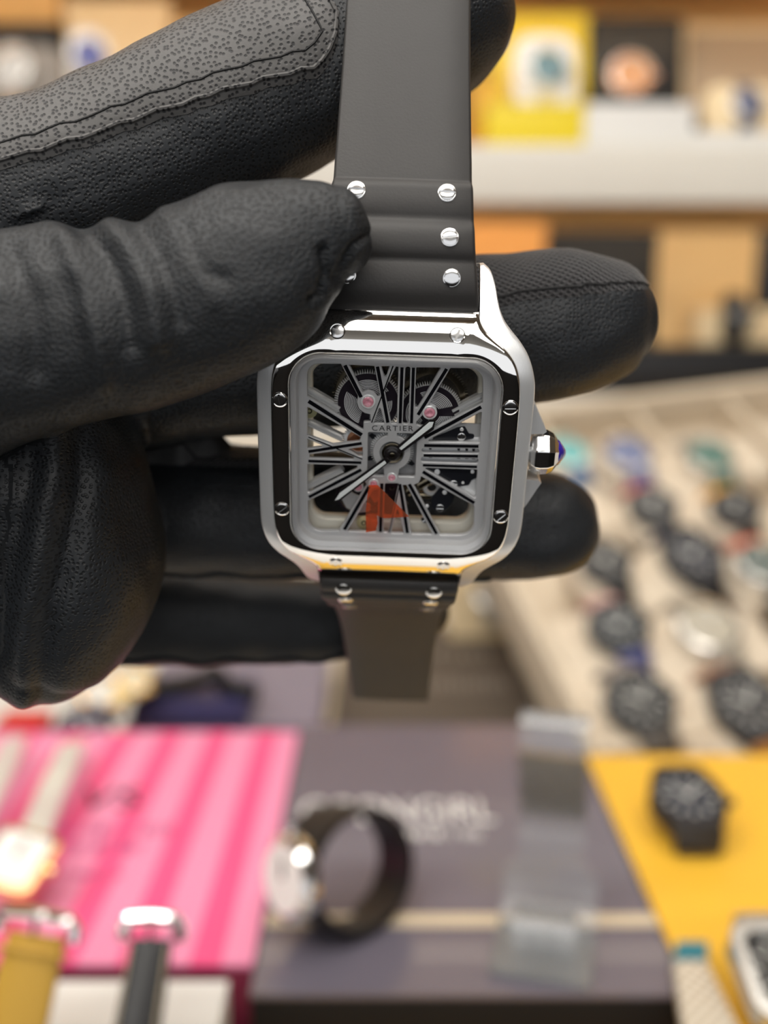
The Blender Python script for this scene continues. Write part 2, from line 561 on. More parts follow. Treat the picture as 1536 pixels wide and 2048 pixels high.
W_R = rodrigues((0.459591, -0.0180853, -0.0322684))      # watch axes seen from the camera: tilted 26 degrees
W_T = np.array((1.31435, 7.61614, -145.11006))            # mm
Wl = Matrix.Identity(4)
for i in range(3):
    for j in range(3): Wl[i][j] = W_R[i, j]
    Wl[i][3] = W_T[i] * MM
watch = empty('wristwatch', M_CAM @ Wl)
tag(watch, 'square steel skeleton wristwatch with roman numerals on black rubber strap, held in gloved hand', 'watch')


def to_watch(p):     # camera-frame mm -> watch-frame mm
    return W_R.T @ (np.asarray(p) - W_T)


def zb(y):
    a = max(0.0, abs(y) - 12.0)
    return -a * a / 24.2


def mirror4(q):
    """quarter outline from (x,0) to (0,y) -> closed outline counter-clockwise"""
    up = q
    lf = [(-x, y) for x, y in up[::-1]][0 if up[-1][0] > 1e-6 else 1:]
    half = up + lf
    lo = [(x, -y) for x, y in half[::-1]][1:-1]
    return half + lo


def smooth_q(q, n):
    return [tuple(p) for p in catmull(q, n)]


# bezel
bz_side = [(17.70, 0), (17.70, 3), (17.68, 7), (17.6, 10.4), (17.25, 12.9), (16.55, 14.8), (15.3, 16.4), (13.5, 17.75), (12.3, 18.75), (11.6, 19.7), (11.36, 20.5)]
bz_q = smooth_q(bz_side, 70) + [(11.3, 20.8), (11.25, 21.1), (10, 21.1), (8, 21.1), (6, 21.1), (4, 21.1), (2, 21.1), (0, 21.1)]
bz_out = mirror4(bz_q)
CR_X, CR_Y, CR_R = 15.0, 15.35, 4.6


def rr_hit(hx, hy, r, a):
    dx, dy = math.cos(a), math.sin(a)
    t = min(hx / max(abs(dx), 1e-9), hy / max(abs(dy), 1e-9))
    x, y = abs(dx) * t, abs(dy) * t
    cx, cy = hx - r, hy - r
    if x > cx and y > cy:
        ax, ay = abs(dx), abs(dy)
        bq = ax * cx + ay * cy
        t = bq + math.sqrt(max(0, bq * bq - (cx * cx + cy * cy - r * r)))
    return dx * t, dy * t


rows = []
inner = [rr_hit(CR_X, CR_Y, CR_R, math.atan2(p[1], p[0])) for p in bz_out]
prof = [(0.0, -2.4), (0.0, -0.30), (0.02, -0.10), (0.06, 0.0), (0.3, 0.07), (0.6, 0.05), (0.85, -0.02), (0.94, -0.10), (0.985, -0.26), (1.0, -0.5), (1.0, -1.6), (0.995, -4.5)]
for t, dz in prof:
    row = []
    for (ix, iy), (ox, oy) in zip(inner, bz_out):
        x, y = ix + (ox - ix) * t, iy + (oy - iy) * t
        row.append((x, y, zb(y) + dz))
    rows.append(row)
b = MB(); b.grid(rows, closed_u=True)
bezel = b.build('bezel', MAT['polished_steel'], watch, angle=50)

# bezel screws
def screw_mesh(name, r, h, slot=0.16, dome=0.25):
    b = MB()
    b.lathe([(r, -0.3), (r, h * .35), (r * .93, h * .5), (r * .86, h * .5)], 28)
    n = 14
    a0 = math.asin(slot / (r * .86))
    for s in (0, math.pi):
        rows_ = []
        for k in range(5):
            q = k / 4
            rr = r * .86
            row = []
            for j in range(n + 1):
                a = s + a0 + (math.pi - 2 * a0) * j / n
                x, y = rr * math.cos(a), rr * math.sin(a)
                yb = slot * (1 if s == 0 else -1)
                yy = yb + (y - yb) * (1 - q)
                row.append((x * (1 - q * .0), yy, h * .5 + h * (.4 + dome * math.sin(math.pi * .5 * (1 - ((yy / rr) ** 2 + (x / rr) ** 2) * .8)))))
            rows_.append(row)
        b.grid(rows_)
        rim = [(p[0], p[1], h * .3) for p in rows_[0]]
        b.grid([rim, rows_[0]])
        b.grid([rows_[-1], [(p[0], p[1], h * .3) for p in rows_[-1]]])
    return b.mesh(name)


sm = screw_mesh('bezel_screw', 0.92, 0.22)
set_smooth(sm, 40)
sm.materials.append(MAT['screw_steel'])
ring = MB(); ring.lathe([(0.92, -.2), (0.94, .06), (1.04, .09), (1.12, .04), (1.13, -.2)], 28, caps=False)
ring_me = ring.mesh('screw_seat'); set_smooth(ring_me); ring_me.materials.append(MAT['polished_steel'])
SX, SY, TX, TY = 16.3, 8.6, 8.315, 18.32
for (x, y, ang) in [(-TX, TY, -20), (TX, TY, 70), (-TX, -TY, 80), (TX, -TY, 85), (-SX, SY, 100), (-SX, -SY, 40), (SX, SY, 2), (SX, -SY, 45)]:
    sl = 0 if abs(y) < 12 else -math.copysign((abs(y) - 12) / 12.1, y)
    Mx = Matrix.Translation((x * MM, y * MM, (zb(y) + 0.03) * MM)) @ Matrix.Rotation(math.atan(sl), 4, 'X') @ Matrix.Rotation(math.radians(ang), 4, 'Z')
    o = link_mesh('bezel_screw', sm, None, watch, Mx)
    link_mesh('screw_seat', ring_me, None, o)

# case with lugs, both flanks
ci = [(17.6, 0), (17.6, 5), (17.55, 10.4), (17.2, 12.8), (16.5, 14.7), (15.25, 16.35), (13.45, 17.7), (12.25, 18.7), (11.6, 19.6), (11.4, 20.8), (11.4, 23), (11.4, 25), (11.4, 26.3)]
co = [(19.75, 0), (19.75, 5), (19.7, 10.4), (19.4, 12.8), (18.6, 15.2), (17.35, 17.1), (15.95, 18.6), (14.95, 19.8), (14.25, 21.2), (13.85, 22.6), (13.5, 24.2), (12.9, 25.6), (11.9, 26.4)]
ci_s = catmull(ci, 60); co_s = catmull(co, 60)
b = MB()
for sx in (1, -1):
    secs = []
    for sy in (1, -1):
        st = []
        for (ix, iy), (ox, oy) in zip(ci_s, co_s):
            d = np.array((ox - ix, oy - iy)); L = np.linalg.norm(d); d = d / L
            ch = min(0.42, L * .3)
            zi, zo = zb(iy) - 0.55, zb(oy) - 0.75
            if abs(iy) > 20: zi = zb(iy) - 0.75
            mx, my = ox - d[0] * ch, oy - d[1] * ch
            zbot = min(-9.2, zo - 2.0)
            P = [(ix, iy, zbot + .5), (ix, iy, zi), (mx, my, zo), (ox - d[0] * ch * .3, oy - d[1] * ch * .3, zo - ch * .45), (ox, oy, zo - ch * 1.1), (ox, oy, min(zo - 1.6, -2.6 if abs(oy) < 14 else zo - 1.6)), (ox - d[0] * 1.2, oy - d[1] * 1.2, zbot)]
            st.append([(sx * p[0], sy * p[1], p[2]) for p in P])
        secs.append(st)
    full = secs[0][::-1] + secs[1][1:]
    n = len(full[0])
    base = len(b.v)
    b.grid(full, closed_u=True)
    nf = len(full) - 1
    cnt = nf * n
    for k in range(cnt):
        j = k % n
        b.m[len(b.m) - cnt + k] = 0 if j == 1 else 1
    b.f.append(tuple(base + i for i in range(n))); b.m.append(1)
    b.f.append(tuple(base + nf * n + i for i in range(n))[::-1]); b.m.append(1)
# crown shoulders
for s in (1, -1):
    poly = [(19.2, s * 9.6), (20.4, s * 7.6), (21.6, s * 5.2), (22.2, s * 4.1), (21.8, s * 3.75), (19.2, s * 3.6)]
    b.prism(poly, -6.6, -2.6, 1)
case = b.build('case', [MAT['brushed_steel'], MAT['polished_steel']], watch, angle=28)

# crown
crown = empty('crown', Matrix.Identity(4)); crown.parent = watch
crown.matrix_local = Matrix.Translation((0, 0.25 * MM, -4.2 * MM))
b = MB()
b.lathe([(1.6, 19.4), (1.6, 20.0), (2.75, 20.2), (3.35, 20.9), (3.45, 21.6), (3.35, 22.7), (2.9, 23.6), (1.9, 24.35)], 8, 'x', a0=math.pi / 8)
b.build('crown_body', MAT['polished_edge'], crown, smooth=False, bevel=0.22, seg=3)
b = MB(); b.lathe([(2.0, 24.1), (1.85, 24.5), (1.1, 25.1), (0.45, 25.5), (0.05, 25.6)], 14, 'x')
b.build('cabochon', MAT['sapphire_blue'], crown)

# crystal
def slab(hx, hy, r, levels, n=200):
    out = []
    for inset, z in levels:
        out.append([(*rr_hit(hx - inset, hy - inset, max(r - inset, .3), 2 * math.pi * k / n), z) for k in range(n)])
    return out


b = MB()
L = slab(14.55, 14.9, 4.2, [(0.35, 0.40), (0.42, 0.42)])
b.add(L[0], [tuple(range(200))])
b.build('crystal', MAT['crystal_clear'], watch, smooth=False)
b = MB()
b.grid(slab(14.95, 15.3, 4.55, [(0.0, -1.0), (0.0, 0.08), (0.08, 0.26), (0.22, 0.38), (0.42, 0.42), (0.75, 0.42)]), closed_u=True)
b.build('crystal_rim', MAT['crystal_rim'], watch)
b = MB()
b.grid(slab(14.95, 15.3, 4.55, [(0.02, -0.95), (0.35, -1.05), (0.8, -1.3), (1.05, -2.2), (1.05, -2.62), (1.5, -2.62)]), closed_u=True)
b.build('inner_flange', MAT['dial_steel'], watch, angle=25)

ZD = -2.6
HOLES = [
 [(-12.73,13.24,1.79),(-7.81,13.38,0.11),(-5.27,8.62,0.09),(-5.44,7.63,0.28),(-5.09,6.64,0.28),(-4.28,6.07,0.28),(-3.48,5.90,0.08),(-3.33,4.65,0.24),(-4.40,4.56,0.08),(-4.40,3.13,0.28),(-12.73,8.26,0.38)],
 [(-6.80,13.29,0.14),(-3.05,13.23,0.14),(-2.06,8.64,0.24),(-2.55,8.44,0.24),(-3.13,9.19,0.28),(-3.97,9.41,0.28),(-4.71,9.02,0.09)],
 [(-2.22,13.23,0.11),(-0.87,13.28,0.11),(-1.49,10.77,0.28)],
 [(-2.15,7.40,0.19),(-1.31,4.42,0.19),(-3.16,4.35,0.19)],
 [(-0.08,13.28,0.24),(0.38,13.20,0.14),(0.44,4.48,0.24),(-0.51,4.45,0.24),(-1.66,9.64,0.14)],
 [(1.23,13.28,0.41),(2.08,13.31,0.41),(2.14,4.44,0.43),(1.11,4.40,0.43)],
 [(2.75,13.24,0.19),(6.48,13.32,0.19),(3.34,7.00,0.28),(2.79,7.08,0.19)],
 [(7.63,13.32,0.14),(12.37,13.43,2.08),(12.67,8.13,0.38),(5.66,3.81,0.14),(3.16,4.43,0.28),(3.10,4.93,0.09),(4.08,6.18,0.08)],
 [(4.97,2.23,0.14),(12.23,6.77,0.24),(12.63,6.89,0.14),(12.69,1.90,0.28),(5.09,1.79,0.19)],
 [(4.10,0.93,0.42),(12.65,1.14,0.41),(12.66,0.22,0.41),(4.14,-0.00,0.42)],
 [(4.04,-0.50,0.42),(12.65,-0.46,0.41),(12.65,-1.40,0.41),(4.08,-1.44,0.42)],
 [(4.79,-2.22,0.14),(12.62,-2.24,0.24),(12.71,-7.22,0.28),(4.86,-2.64,0.14)],
 [(4.17,-3.57,0.19),(12.53,-8.21,0.38),(12.83,-13.36,2.08),(7.55,-13.57,0.19),(3.09,-5.11,0.14),(3.84,-4.76,0.09),(4.10,-4.21,0.09)],
 [(1.46,-5.17,0.19),(2.15,-5.14,0.19),(6.55,-13.46,0.19),(3.16,-13.60,0.28)],
 [(0.89,-8.61,0.19),(2.13,-13.48,0.19),(-0.04,-13.54,0.19)],
 [(-1.20,-5.00,0.28),(1.04,-4.92,0.19),(-0.27,-13.46,0.38),(-1.22,-13.44,0.38)],
 [(-2.88,-6.20,0.09),(-1.95,-5.95,0.14),(-1.99,-13.47,0.19),(-6.84,-13.49,0.24)],
 [(-12.71,-8.32,0.24),(-12.80,-13.65,2.08),(-7.87,-13.43,0.14),(-3.73,-5.37,0.09),(-4.58,-3.91,0.19)],
 [(-12.79,-2.29,0.24),(-5.14,-2.23,0.24),(-5.28,-2.92,0.24),(-12.38,-7.16,0.24),(-12.80,-7.07,0.19)],
 [(-12.49,-0.72,0.21),(-8.11,0.01,0.09),(-5.69,-0.94,0.19),(-5.83,-1.44,0.19),(-12.45,-1.48,0.21)],
 [(-12.76,1.80,0.14),(-10.40,0.80,0.14),(-10.47,0.35,0.14),(-12.75,0.02,0.19)],
 [(-12.73,6.82,0.19),(-4.74,2.25,0.19),(-4.96,1.52,0.19),(-8.98,0.80,0.14),(-12.76,2.16,0.19)],
 [(-6.96,0.31,0.19),(-4.47,0.76,0.14),(-4.44,-0.95,0.24),(-5.21,-0.88,0.09)],
]
BARS = [
 (-7.28,13.13,-4.89,8.44,0.52),
 (-2.66,13.10,-0.94,4.68,0.49),
 (-0.45,13.27,-3.31,4.60,0.17),
 (0.82,13.12,0.84,4.65,0.45),
 (2.44,13.13,2.49,4.71,0.43),
 (7.14,13.11,3.38,6.05,0.47),
 (12.41,7.58,4.48,2.54,0.52),
 (4.49,1.30,12.46,1.45,0.45),
 (4.46,-0.29,12.47,-0.12,0.43),
 (4.44,-1.87,12.46,-1.83,0.38),
 (4.48,-2.92,12.46,-7.77,0.49),
 (2.53,-5.02,7.04,-13.25,0.49),
 (1.12,-5.08,2.58,-13.26,0.47),
 (1.04,-5.51,-0.20,-13.32,0.15),
 (-1.56,-5.07,-1.57,-13.26,0.49),
 (-3.48,-5.68,-7.12,-13.09,0.52),
 (-4.69,-2.95,-12.53,-7.77,0.47),
 (-4.69,-1.81,-12.55,-1.83,0.42),
 (-4.69,1.30,-12.54,-0.32,0.45),
 (-12.52,2.01,-4.55,-1.24,0.17),
 (-12.48,7.57,-4.69,2.61,0.57),
]
# the two openings either side of the centre ring
CX0, CY0, RO, RI = -0.22, -0.1, 2.72, 1.85
def ring_open(s):
    pts = []
    top, bot, xs = 3.15, -3.95, 3.66
    a0, a1 = math.radians(77), math.radians(-66)
    pts.append((CX0 + s * RO * math.cos(a0), top, .12)); pts.append((CX0 + s * xs, top, .3)); pts.append((CX0 + s * xs, bot, .35))
    pts.append((CX0 + s * 0.95, bot, .3))
    out = fillet(pts[:4] + [(CX0 + s * RO * math.cos(a1), CY0 + RO * math.sin(a1), 0)], 7)
    for k in range(1, 15):
        a = a1 + (a0 - a1) * k / 14
        out.append((CX0 + s * RO * math.cos(a), CY0 + RO * math.sin(a)))
    return out
circ = [(CX0 + RI * math.cos(2 * math.pi * k / 48), CY0 + RI * math.sin(2 * math.pi * k / 48)) for k in range(48)]
outl = [rrect(13.95, 14.3, 3.6, 14)] + [fillet(h) for h in HOLES] + [ring_open(1), ring_open(-1), circ]
me = filled_curve(outl, ZD - 0.85, ZD, 0.09)
bm = bmesh.new(); bm.from_mesh(me)
for f in bm.faces:
    f.material_index = 0 if f.normal.z > 0.95 else 1
bm.to_mesh(me); bm.free()
link_mesh('skeleton_dial', me, [MAT['dial_steel'], MAT['rhodium']], watch)
for (x0, y0, x1, y1, w) in BARS:
    d = Vector((x1 - x0, y1 - y0)); L_ = d.length; d.normalize(); nrm = Vector((-d.y, d.x)) * (w / 2)
    poly = [(x0 + nrm.x, y0 + nrm.y), (x0 - nrm.x, y0 - nrm.y), (x1 - nrm.x, y1 - nrm.y), (x1 + nrm.x, y1 + nrm.y)]
    b = MB(); b.prism(poly, ZD - 0.05, ZD + 0.035)
    b.build('numeral_bar', MAT['black_inlay'], watch, smooth=False)
# name on the plate
tm = text_mesh('CARTIER', 1.15, 0.01, MM, space=1.25)
tm.transform(Matrix.Translation((-0.25 * MM, 3.78 * MM, (ZD + .015) * MM)) @ Matrix.Rotation(math.radians(1.5), 4, 'Z') @ Matrix.Diagonal((1.13, 1, 1, 1)))
link_mesh('dial_lettering', tm, MAT['black_print'], watch)

# movement
def gear(name, cx, cy, r, teeth, z0, z1, depth, mt, hole=0.0, parent=watch):
    o = []
    for k in range(teeth):
        a = 2 * math.pi * k / teeth; w = 2 * math.pi / teeth
        for fr, rr in ((0.0, r - depth), (0.22, r - depth), (0.42, r), (0.58, r), (0.78, r - depth)):
            o.append((cx + rr * math.cos(a + w * fr), cy + rr * math.sin(a + w * fr)))
    outs = [o]
    if hole:
        outs.append([(cx + hole * math.cos(2 * math.pi * k / 60), cy + hole * math.sin(2 * math.pi * k / 60)) for k in range(60)])
    me_ = filled_curve(outs, z0, z1, 0.0)
    return link_mesh(name, me_, MAT[mt], parent)


def ribbon_arc(b, cx, cy, r, w, a0, a1, z, n=24):
    ro, ri = [], []
    for k in range(n + 1):
        a = a0 + (a1 - a0) * k / n
        ro.append((cx + (r + w / 2) * math.cos(a), cy + (r + w / 2) * math.sin(a), z))
        ri.append((cx + (r - w / 2) * math.cos(a), cy + (r - w / 2) * math.sin(a), z))
    b.grid([ri, ro])


ZBAR = -4.0
for (cx, cy, r, off) in ((-3.92, 7.14, 4.95, 0.35), (5.11, 5.75, 4.85, 0.15)):
    w = gear('barrel_wheel', cx, cy, r, 84, ZBAR - .5, ZBAR, 0.5, 'movement_silver', hole=r - 0.52)
    b = MB(); b.lathe([(r - .5, ZBAR - .7), (r - .5, ZBAR - .06), (0.6, ZBAR - .06)], 64, c=(cx, cy, 0))
    b.build('barrel_cover', MAT['barrel_dark'], w)
    b = MB()
    for k in range(9):
        rr = 1.55 + k * 0.235
        for s in range(3):
            a0 = off + s * 2 * math.pi / 3 + 0.30 * (1.4 / rr + .35); a1 = off + (s + 1) * 2 * math.pi / 3 - 0.30 * (1.4 / rr + .35)
            ribbon_arc(b, cx, cy, rr, 0.115, a0, a1, ZBAR + .02)
    b.build('mainspring', MAT['rhodium'], w, smooth=False)
    b = MB(); b.lathe([(1.15, ZBAR - .1), (1.15, ZBAR + .25), (1.0, ZBAR + .3)], 32, c=(cx, cy, 0))
    b.build('barrel_arbor', MAT['barrel_dark'], w)
# second wheels lying deeper behind the barrels
gear('ratchet_wheel', 5.6, 7.2, 5.2, 70, -6.6, -6.1, 0.45, 'pinion_bronze', hole=3.9)
gear('ratchet_wheel', -4.3, 8.0, 5.0, 70, -6.6, -6.1, 0.45, 'pinion_bronze', hole=3.9)
# centre wheel on a silver plate
b = MB(); b.prism(rrect(3.9, 3.9, .4, 6, CX0, -0.4), -4.35, -3.95)
b.build('centre_plate', MAT['plate_grey'], watch, smooth=False)
cw = gear('centre_wheel', CX0, CY0, 3.25, 54, -3.9, -3.55, 0.5, 'rhodium', hole=1.3)
b = MB(); b.lathe([(2.5, -3.62), (2.5, -3.56), (1.9, -3.56), (1.9, -3.62)], 48, c=(CX0, CY0, 0), caps=False)
b.build('wheel_rim', MAT['movement_silver'], cw)
for k in range(6):
    a = k * 1.05 + .3
    b = MB(); b.prism([(CX0 + 3.3 * math.cos(a + q) * m_, CY0 + 3.3 * math.sin(a + q) * m_) for q, m_ in ((0, 1), (.12, .86), (.25, 1.02), (.18, 1.25), (.05, 1.2))], -3.95, -3.88)
    b.build('click_spring', MAT['black_bridge'], watch, smooth=False)
# jewels in their settings
for (x, y, r, z) in ((-3.87, 7.83, 0.84, -2.35), (5.05, 6.48, 0.84, -2.35), (-0.10, -4.01, 0.56, -2.4), (-2.79, -5.12, 0.56, -2.4), (-5.13, -6.12, 0.62, -3.2)):
    j = MB(); j.lathe([(r + .22, z - 1.4), (r + .22, z - .12), (r + .12, z), (r * .98, z), (r * .9, z - .12)], 32, c=(x, y, 0))
    js = j.build('jewel_setting', MAT['rhodium'], watch)
    g = MB(); rows_ = []
    for q, (rr, zz) in enumerate([(0.95, -.04), (0.9, .06), (0.6, .22), (0.3, .10), (0.02, .04)]):
        rows_.append([(x + r * rr * math.cos(2 * math.pi * (k + .5 * (q % 2)) / 12), y + r * rr * math.sin(2 * math.pi * (k + .5 * (q % 2)) / 12), z + zz * r) for k in range(12)])
    g.grid(rows_, closed_u=True)
    g.build('jewel', MAT['ruby'], js, smooth=False)
# silver base plates right, black bridges on them
def plate(name, pts, z0, z1, mt, r=0.25):
    me_ = filled_curve([fillet([(p[0], p[1], r) for p in pts], 5)], z0, z1, 0.04)
    return link_mesh(name, me_, MAT[mt], watch)


plate('base_plate', [(3.6, 1.9), (12.9, 2.4), (13.1, -7.6), (11.0, -6.9), (3.8, -2.8)], -4.3, -3.75, 'rhodium')
plate('base_plate', [(9.0, 4.4), (12.9, 4.4), (12.9, 1.9), (5.5, 1.7)], -4.28, -3.76, 'movement_silver')
plate('black_bridge', [(5.2, 1.55), (6.48, 2.5), (7.56, 3.0), (9.31, 3.9), (10.3, 4.1), (10.97, 3.0), (11.78, 2.9), (11.7, 2.3), (9.0, 1.6)], -3.75, -3.5, 'black_bridge')
plate('black_bridge', [(4.6, -2.2), (12.6, -2.2), (12.63, -3.95), (11.85, -4.43), (11.49, -5.24), (9.66, -5.65), (8.8, -6.2), (6.2, -3.9)], -3.75, -3.5, 'black_bridge')
plate('black_bridge', [(6.04, -7.62), (7.21, -6.0), (9.6, -6.4), (9.43, -7.3), (9.2, -8.42), (8.03, -9.85), (7.01, -10.24), (6.12, -9.23)], -3.85, -3.5, 'black_bridge')
plate('black_bridge', [(4.6, -9.6), (5.2, -8.6), (5.9, -8.5), (6.0, -9.6), (5.3, -10.8)], -3.9, -3.55, 'black_bridge')
for k in range(4):
    x = (5.2, 9.4, 10.6, 11.6)[k]
    b = MB(); b.prism([(x, .75), (x + .5, .75), (x + .42, .2), (x + .1, .2)], -3.76, -3.7); b.build('black_stud', MAT['black_bridge'], watch, smooth=False)
    b = MB(); b.prism([(x, -.55), (x + .45, -.55), (x + .6, -1.1), (x + .1, -1.1)], -3.76, -3.7); b.build('black_stud', MAT['black_bridge'], watch, smooth=False)
smm = screw_mesh('bridge_screw', 0.62, 0.2, 0.1); set_smooth(smm, 40); smm.materials.append(MAT['screw_steel'])
for (x, y, a) in ((9.92, 2.5, 90), (9.22, -5.17, 8), (7.37, -9.25, 0), (5.2, -11.3, 30)):
    link_mesh('bridge_screw', smm, None, watch, Matrix.Translation((x * MM, y * MM, -3.5 * MM)) @ Matrix.Rotation(math.radians(a), 4, 'Z'))
for (x, y, r) in ((7.95, -6.58, .35), (9.9, 3.68, .28), (6.65, -3.24, .42), (11.9, -3.0, .3), (10.6, -4.9, .22), (5.4, -9.0, .26)):
    b = MB(); b.lathe([(r, -3.55), (r, -3.42), (r * .8, -3.38)], 20, c=(x, y, 0)); b.build('dowel_pin', MAT['rhodium'], watch)
gear('setting_wheel', 7.3, -3.9, 1.9, 36, -3.9, -3.72, 0.25, 'rhodium', hole=1.5)
gear('setting_wheel', 6.0, -6.2, 1.4, 30, -4.4, -4.0, 0.2, 'movement_silver', hole=.7)
# winding stem and mainplate shapes low right
b = MB(); b.tube([(2.2, -7.2, -5.0), (5.6, -5.0, -5.0)], 1.15, 16); b.build('winding_pinion', MAT['pinion_bronze'], watch)
b = MB(); b.tube([(3.2, -8.0, -5.0), (6.2, -7.8, -5.0)], .6, 12); b.build('yoke_post', MAT['pinion_bronze'], watch)
# balance, low left
bal = gear('balance_wheel', -4.9, -7.9, 3.65, 90, -4.9, -4.55, 0.04, 'barrel_dark', hole=3.2)
plate('balance_bridge', [(-7.7, -8.6), (-6.9, -10.2), (-5.2, -11.0), (-3.4, -10.6), (-3.2, -9.6), (-4.4, -9.1), (-5.0, -8.2), (-6.6, -7.4)], -4.6, -4.3, 'movement_silver')
plate('balance_bridge', [(-3.4, -6.2), (-2.2, -6.4), (-1.6, -8.2), (-2.6, -9.2), (-3.6, -7.6)], -4.6, -4.3, 'movement_silver')
gear('escape_wheel', 0.0, -6.6, 1.5, 20, -4.6, -4.3, 0.35, 'barrel_dark', hole=.35)
plate('pallet_bridge', [(-1.4, -8.0), (1.4, -8.0), (2.6, -9.6), (1.2, -10.6), (-1.4, -10.6), (-2.2, -9.6)], -5.2, -4.6, 'black_bridge')
b = MB(); b.lathe([(.5, -5.2), (.5, -4.4), (.35, -4.3)], 20, c=(-5.13, -6.12, 0)); b.build('balance_staff', MAT['rhodium'], watch)
b = MB(); b.lathe([(1.25, -4.4), (1.25, -4.2), (.6, -4.15)], 28, c=(-5.13, -6.5, 0)); b.build('balance_hub', MAT['barrel_dark'], watch)
# copper wheel, left
gear('copper_gear', -5.2, 1.0, 2.5, 48, -4.6, -4.3, 0.3, 'rhodium', hole=1.75)
b = MB(); b.lathe([(1.7, -5.3), (1.75, -4.5), (1.2, -4.42), (1.1, -4.8)], 32, c=(-5.2, 1.0, 0)); b.build('copper_hub', MAT['copper'], watch)
# movement ring with diagonal arms
outer = rrect(13.9, 14.2, 3.6, 10)
innr = fillet([(12.2, 12.9, 2.4), (-12.4, 12.9, 2.4), (-12.4, -12.5, 2.4), (12.2, -12.5, 2.4)], 8)
link_mesh('movement_ring', filled_curve([outer, innr], -7.0, -4.6, .25), [MAT['movement_cream']], watch)
for (p, q, w) in (((-13.2, 8.7), (-8.2, 5.8), 1.35), ((-13.2, 3.8), (-7.6, 1.2), 0.95), ((13.2, 8.7), (8.6, 5.9), 1.5), ((-13.2, -7.0), (-7.6, -3.7), 1.15)):
    d = Vector((q[0] - p[0], q[1] - p[1])); d.normalize(); nn = Vector((-d.y, d.x)) * (w / 2)
    rows_ = []
    for e in (p, q):
        rows_.append([(e[0] + nn.x * k, e[1] + nn.y * k, z) for k, z in ((-1, -5.4), (-1, -4.3), (-.72, -3.9), (-.3, -3.9), (-.2, -4.15), (.2, -4.15), (.3, -3.9), (.72, -3.9), (1, -4.3), (1, -5.4))])
    b = MB(); b.grid(rows_, closed_u=True); b.build('plate_arm', MAT['movement_silver'], watch, smooth=False)
for (x, y) in ((-4.2, -12.6), (-12.5, 5.5)):
    b = MB(); b.lathe([(1.15, -4.7), (1.15, -4.2), (1.0, -4.1)], 28, c=(x, y, 0)); pb = b.build('brass_lug', MAT['pale_brass'], watch)
    b = MB(); b.lathe([(.42, -4.2), (.42, -4.02), (.25, -4.02), (.2, -4.2)], 20, c=(x, y, 0)); b.build('lug_screw', MAT['pinion_bronze'], pb)

# hands
def hand(name, outline, lume, z):
    o = link_mesh(name, filled_curve([outline], z - .12, z, .04), MAT['hand_black'], watch)
    link_mesh('lume', filled_curve([lume], z - .02, z + .05, .02), MAT['lume_white'], o)
    return o


hand('hour_hand', [(0.25, 0.95), (5.12, 5.6), (5.95, 5.62), (5.72, 4.12), (0.95, 0.05), (0.3, -.2), (-.3, .3)],
     [(0.85, 0.98), (5.05, 5.2), (5.66, 5.25), (5.46, 4.5), (1.15, 0.72)], -2.0)
hand('minute_hand', [(-0.9, -0.25), (-7.85, -6.1), (-8.75, -7.95), (-7.75, -7.75), (-0.35, -1.0), (.2, -.4), (-.3, .3)],
     [(-1.25, -1.0), (-7.8, -6.5), (-8.5, -7.72), (-7.92, -7.5), (-1.0, -1.35)], -1.7)
b = MB(); b.lathe([(1.15, -3.6), (1.15, -2.0), (.95, -1.9), (.95, -1.55), (.8, -1.45), (.5, -1.45), (.48, -1.55), (.35, -1.55)], 32, c=(-.15, 0.05, 0))
can = b.build('cannon_pinion', MAT['hand_black'], watch)
b = MB(); b.lathe([(.4, -1.6), (.4, -1.42), (.3, -1.38)], 20, c=(-.15, 0.05, 0)); b.build('pinion_tip', MAT['pinion_bronze'], can)
b = MB(); b.lathe([(1.5, -2.6), (1.55, -2.25), (1.45, -2.2), (1.2, -2.25)], 32, c=(-.15, 0.05, 0), caps=False); b.build('collar_ring', MAT['pinion_bronze'], can)

# thin translucent orange A shape laid over the crystal
fo = filled_curve([[(-3.43, -4.01), (-2.12, -3.96), (2.68, -8.93), (0.5, -9.2), (-1.0, -9.35), (-1.5, -9.2), (-2.1, -8.9), (-1.95, -10.2), (-2.25, -11.5), (-3.68, -11.82), (-3.8, -8.0)]], 0.45, 0.48)
link_mesh('orange_tint', fo, MAT['orange_tint'], watch)

# ------------------------------------------------------------------ straps (spine given from the camera, mm)
def cam_mm(px, py, d):
    return np.array(((px - 768) * d / FPX, (1024 - py) * d / FPX, -d))


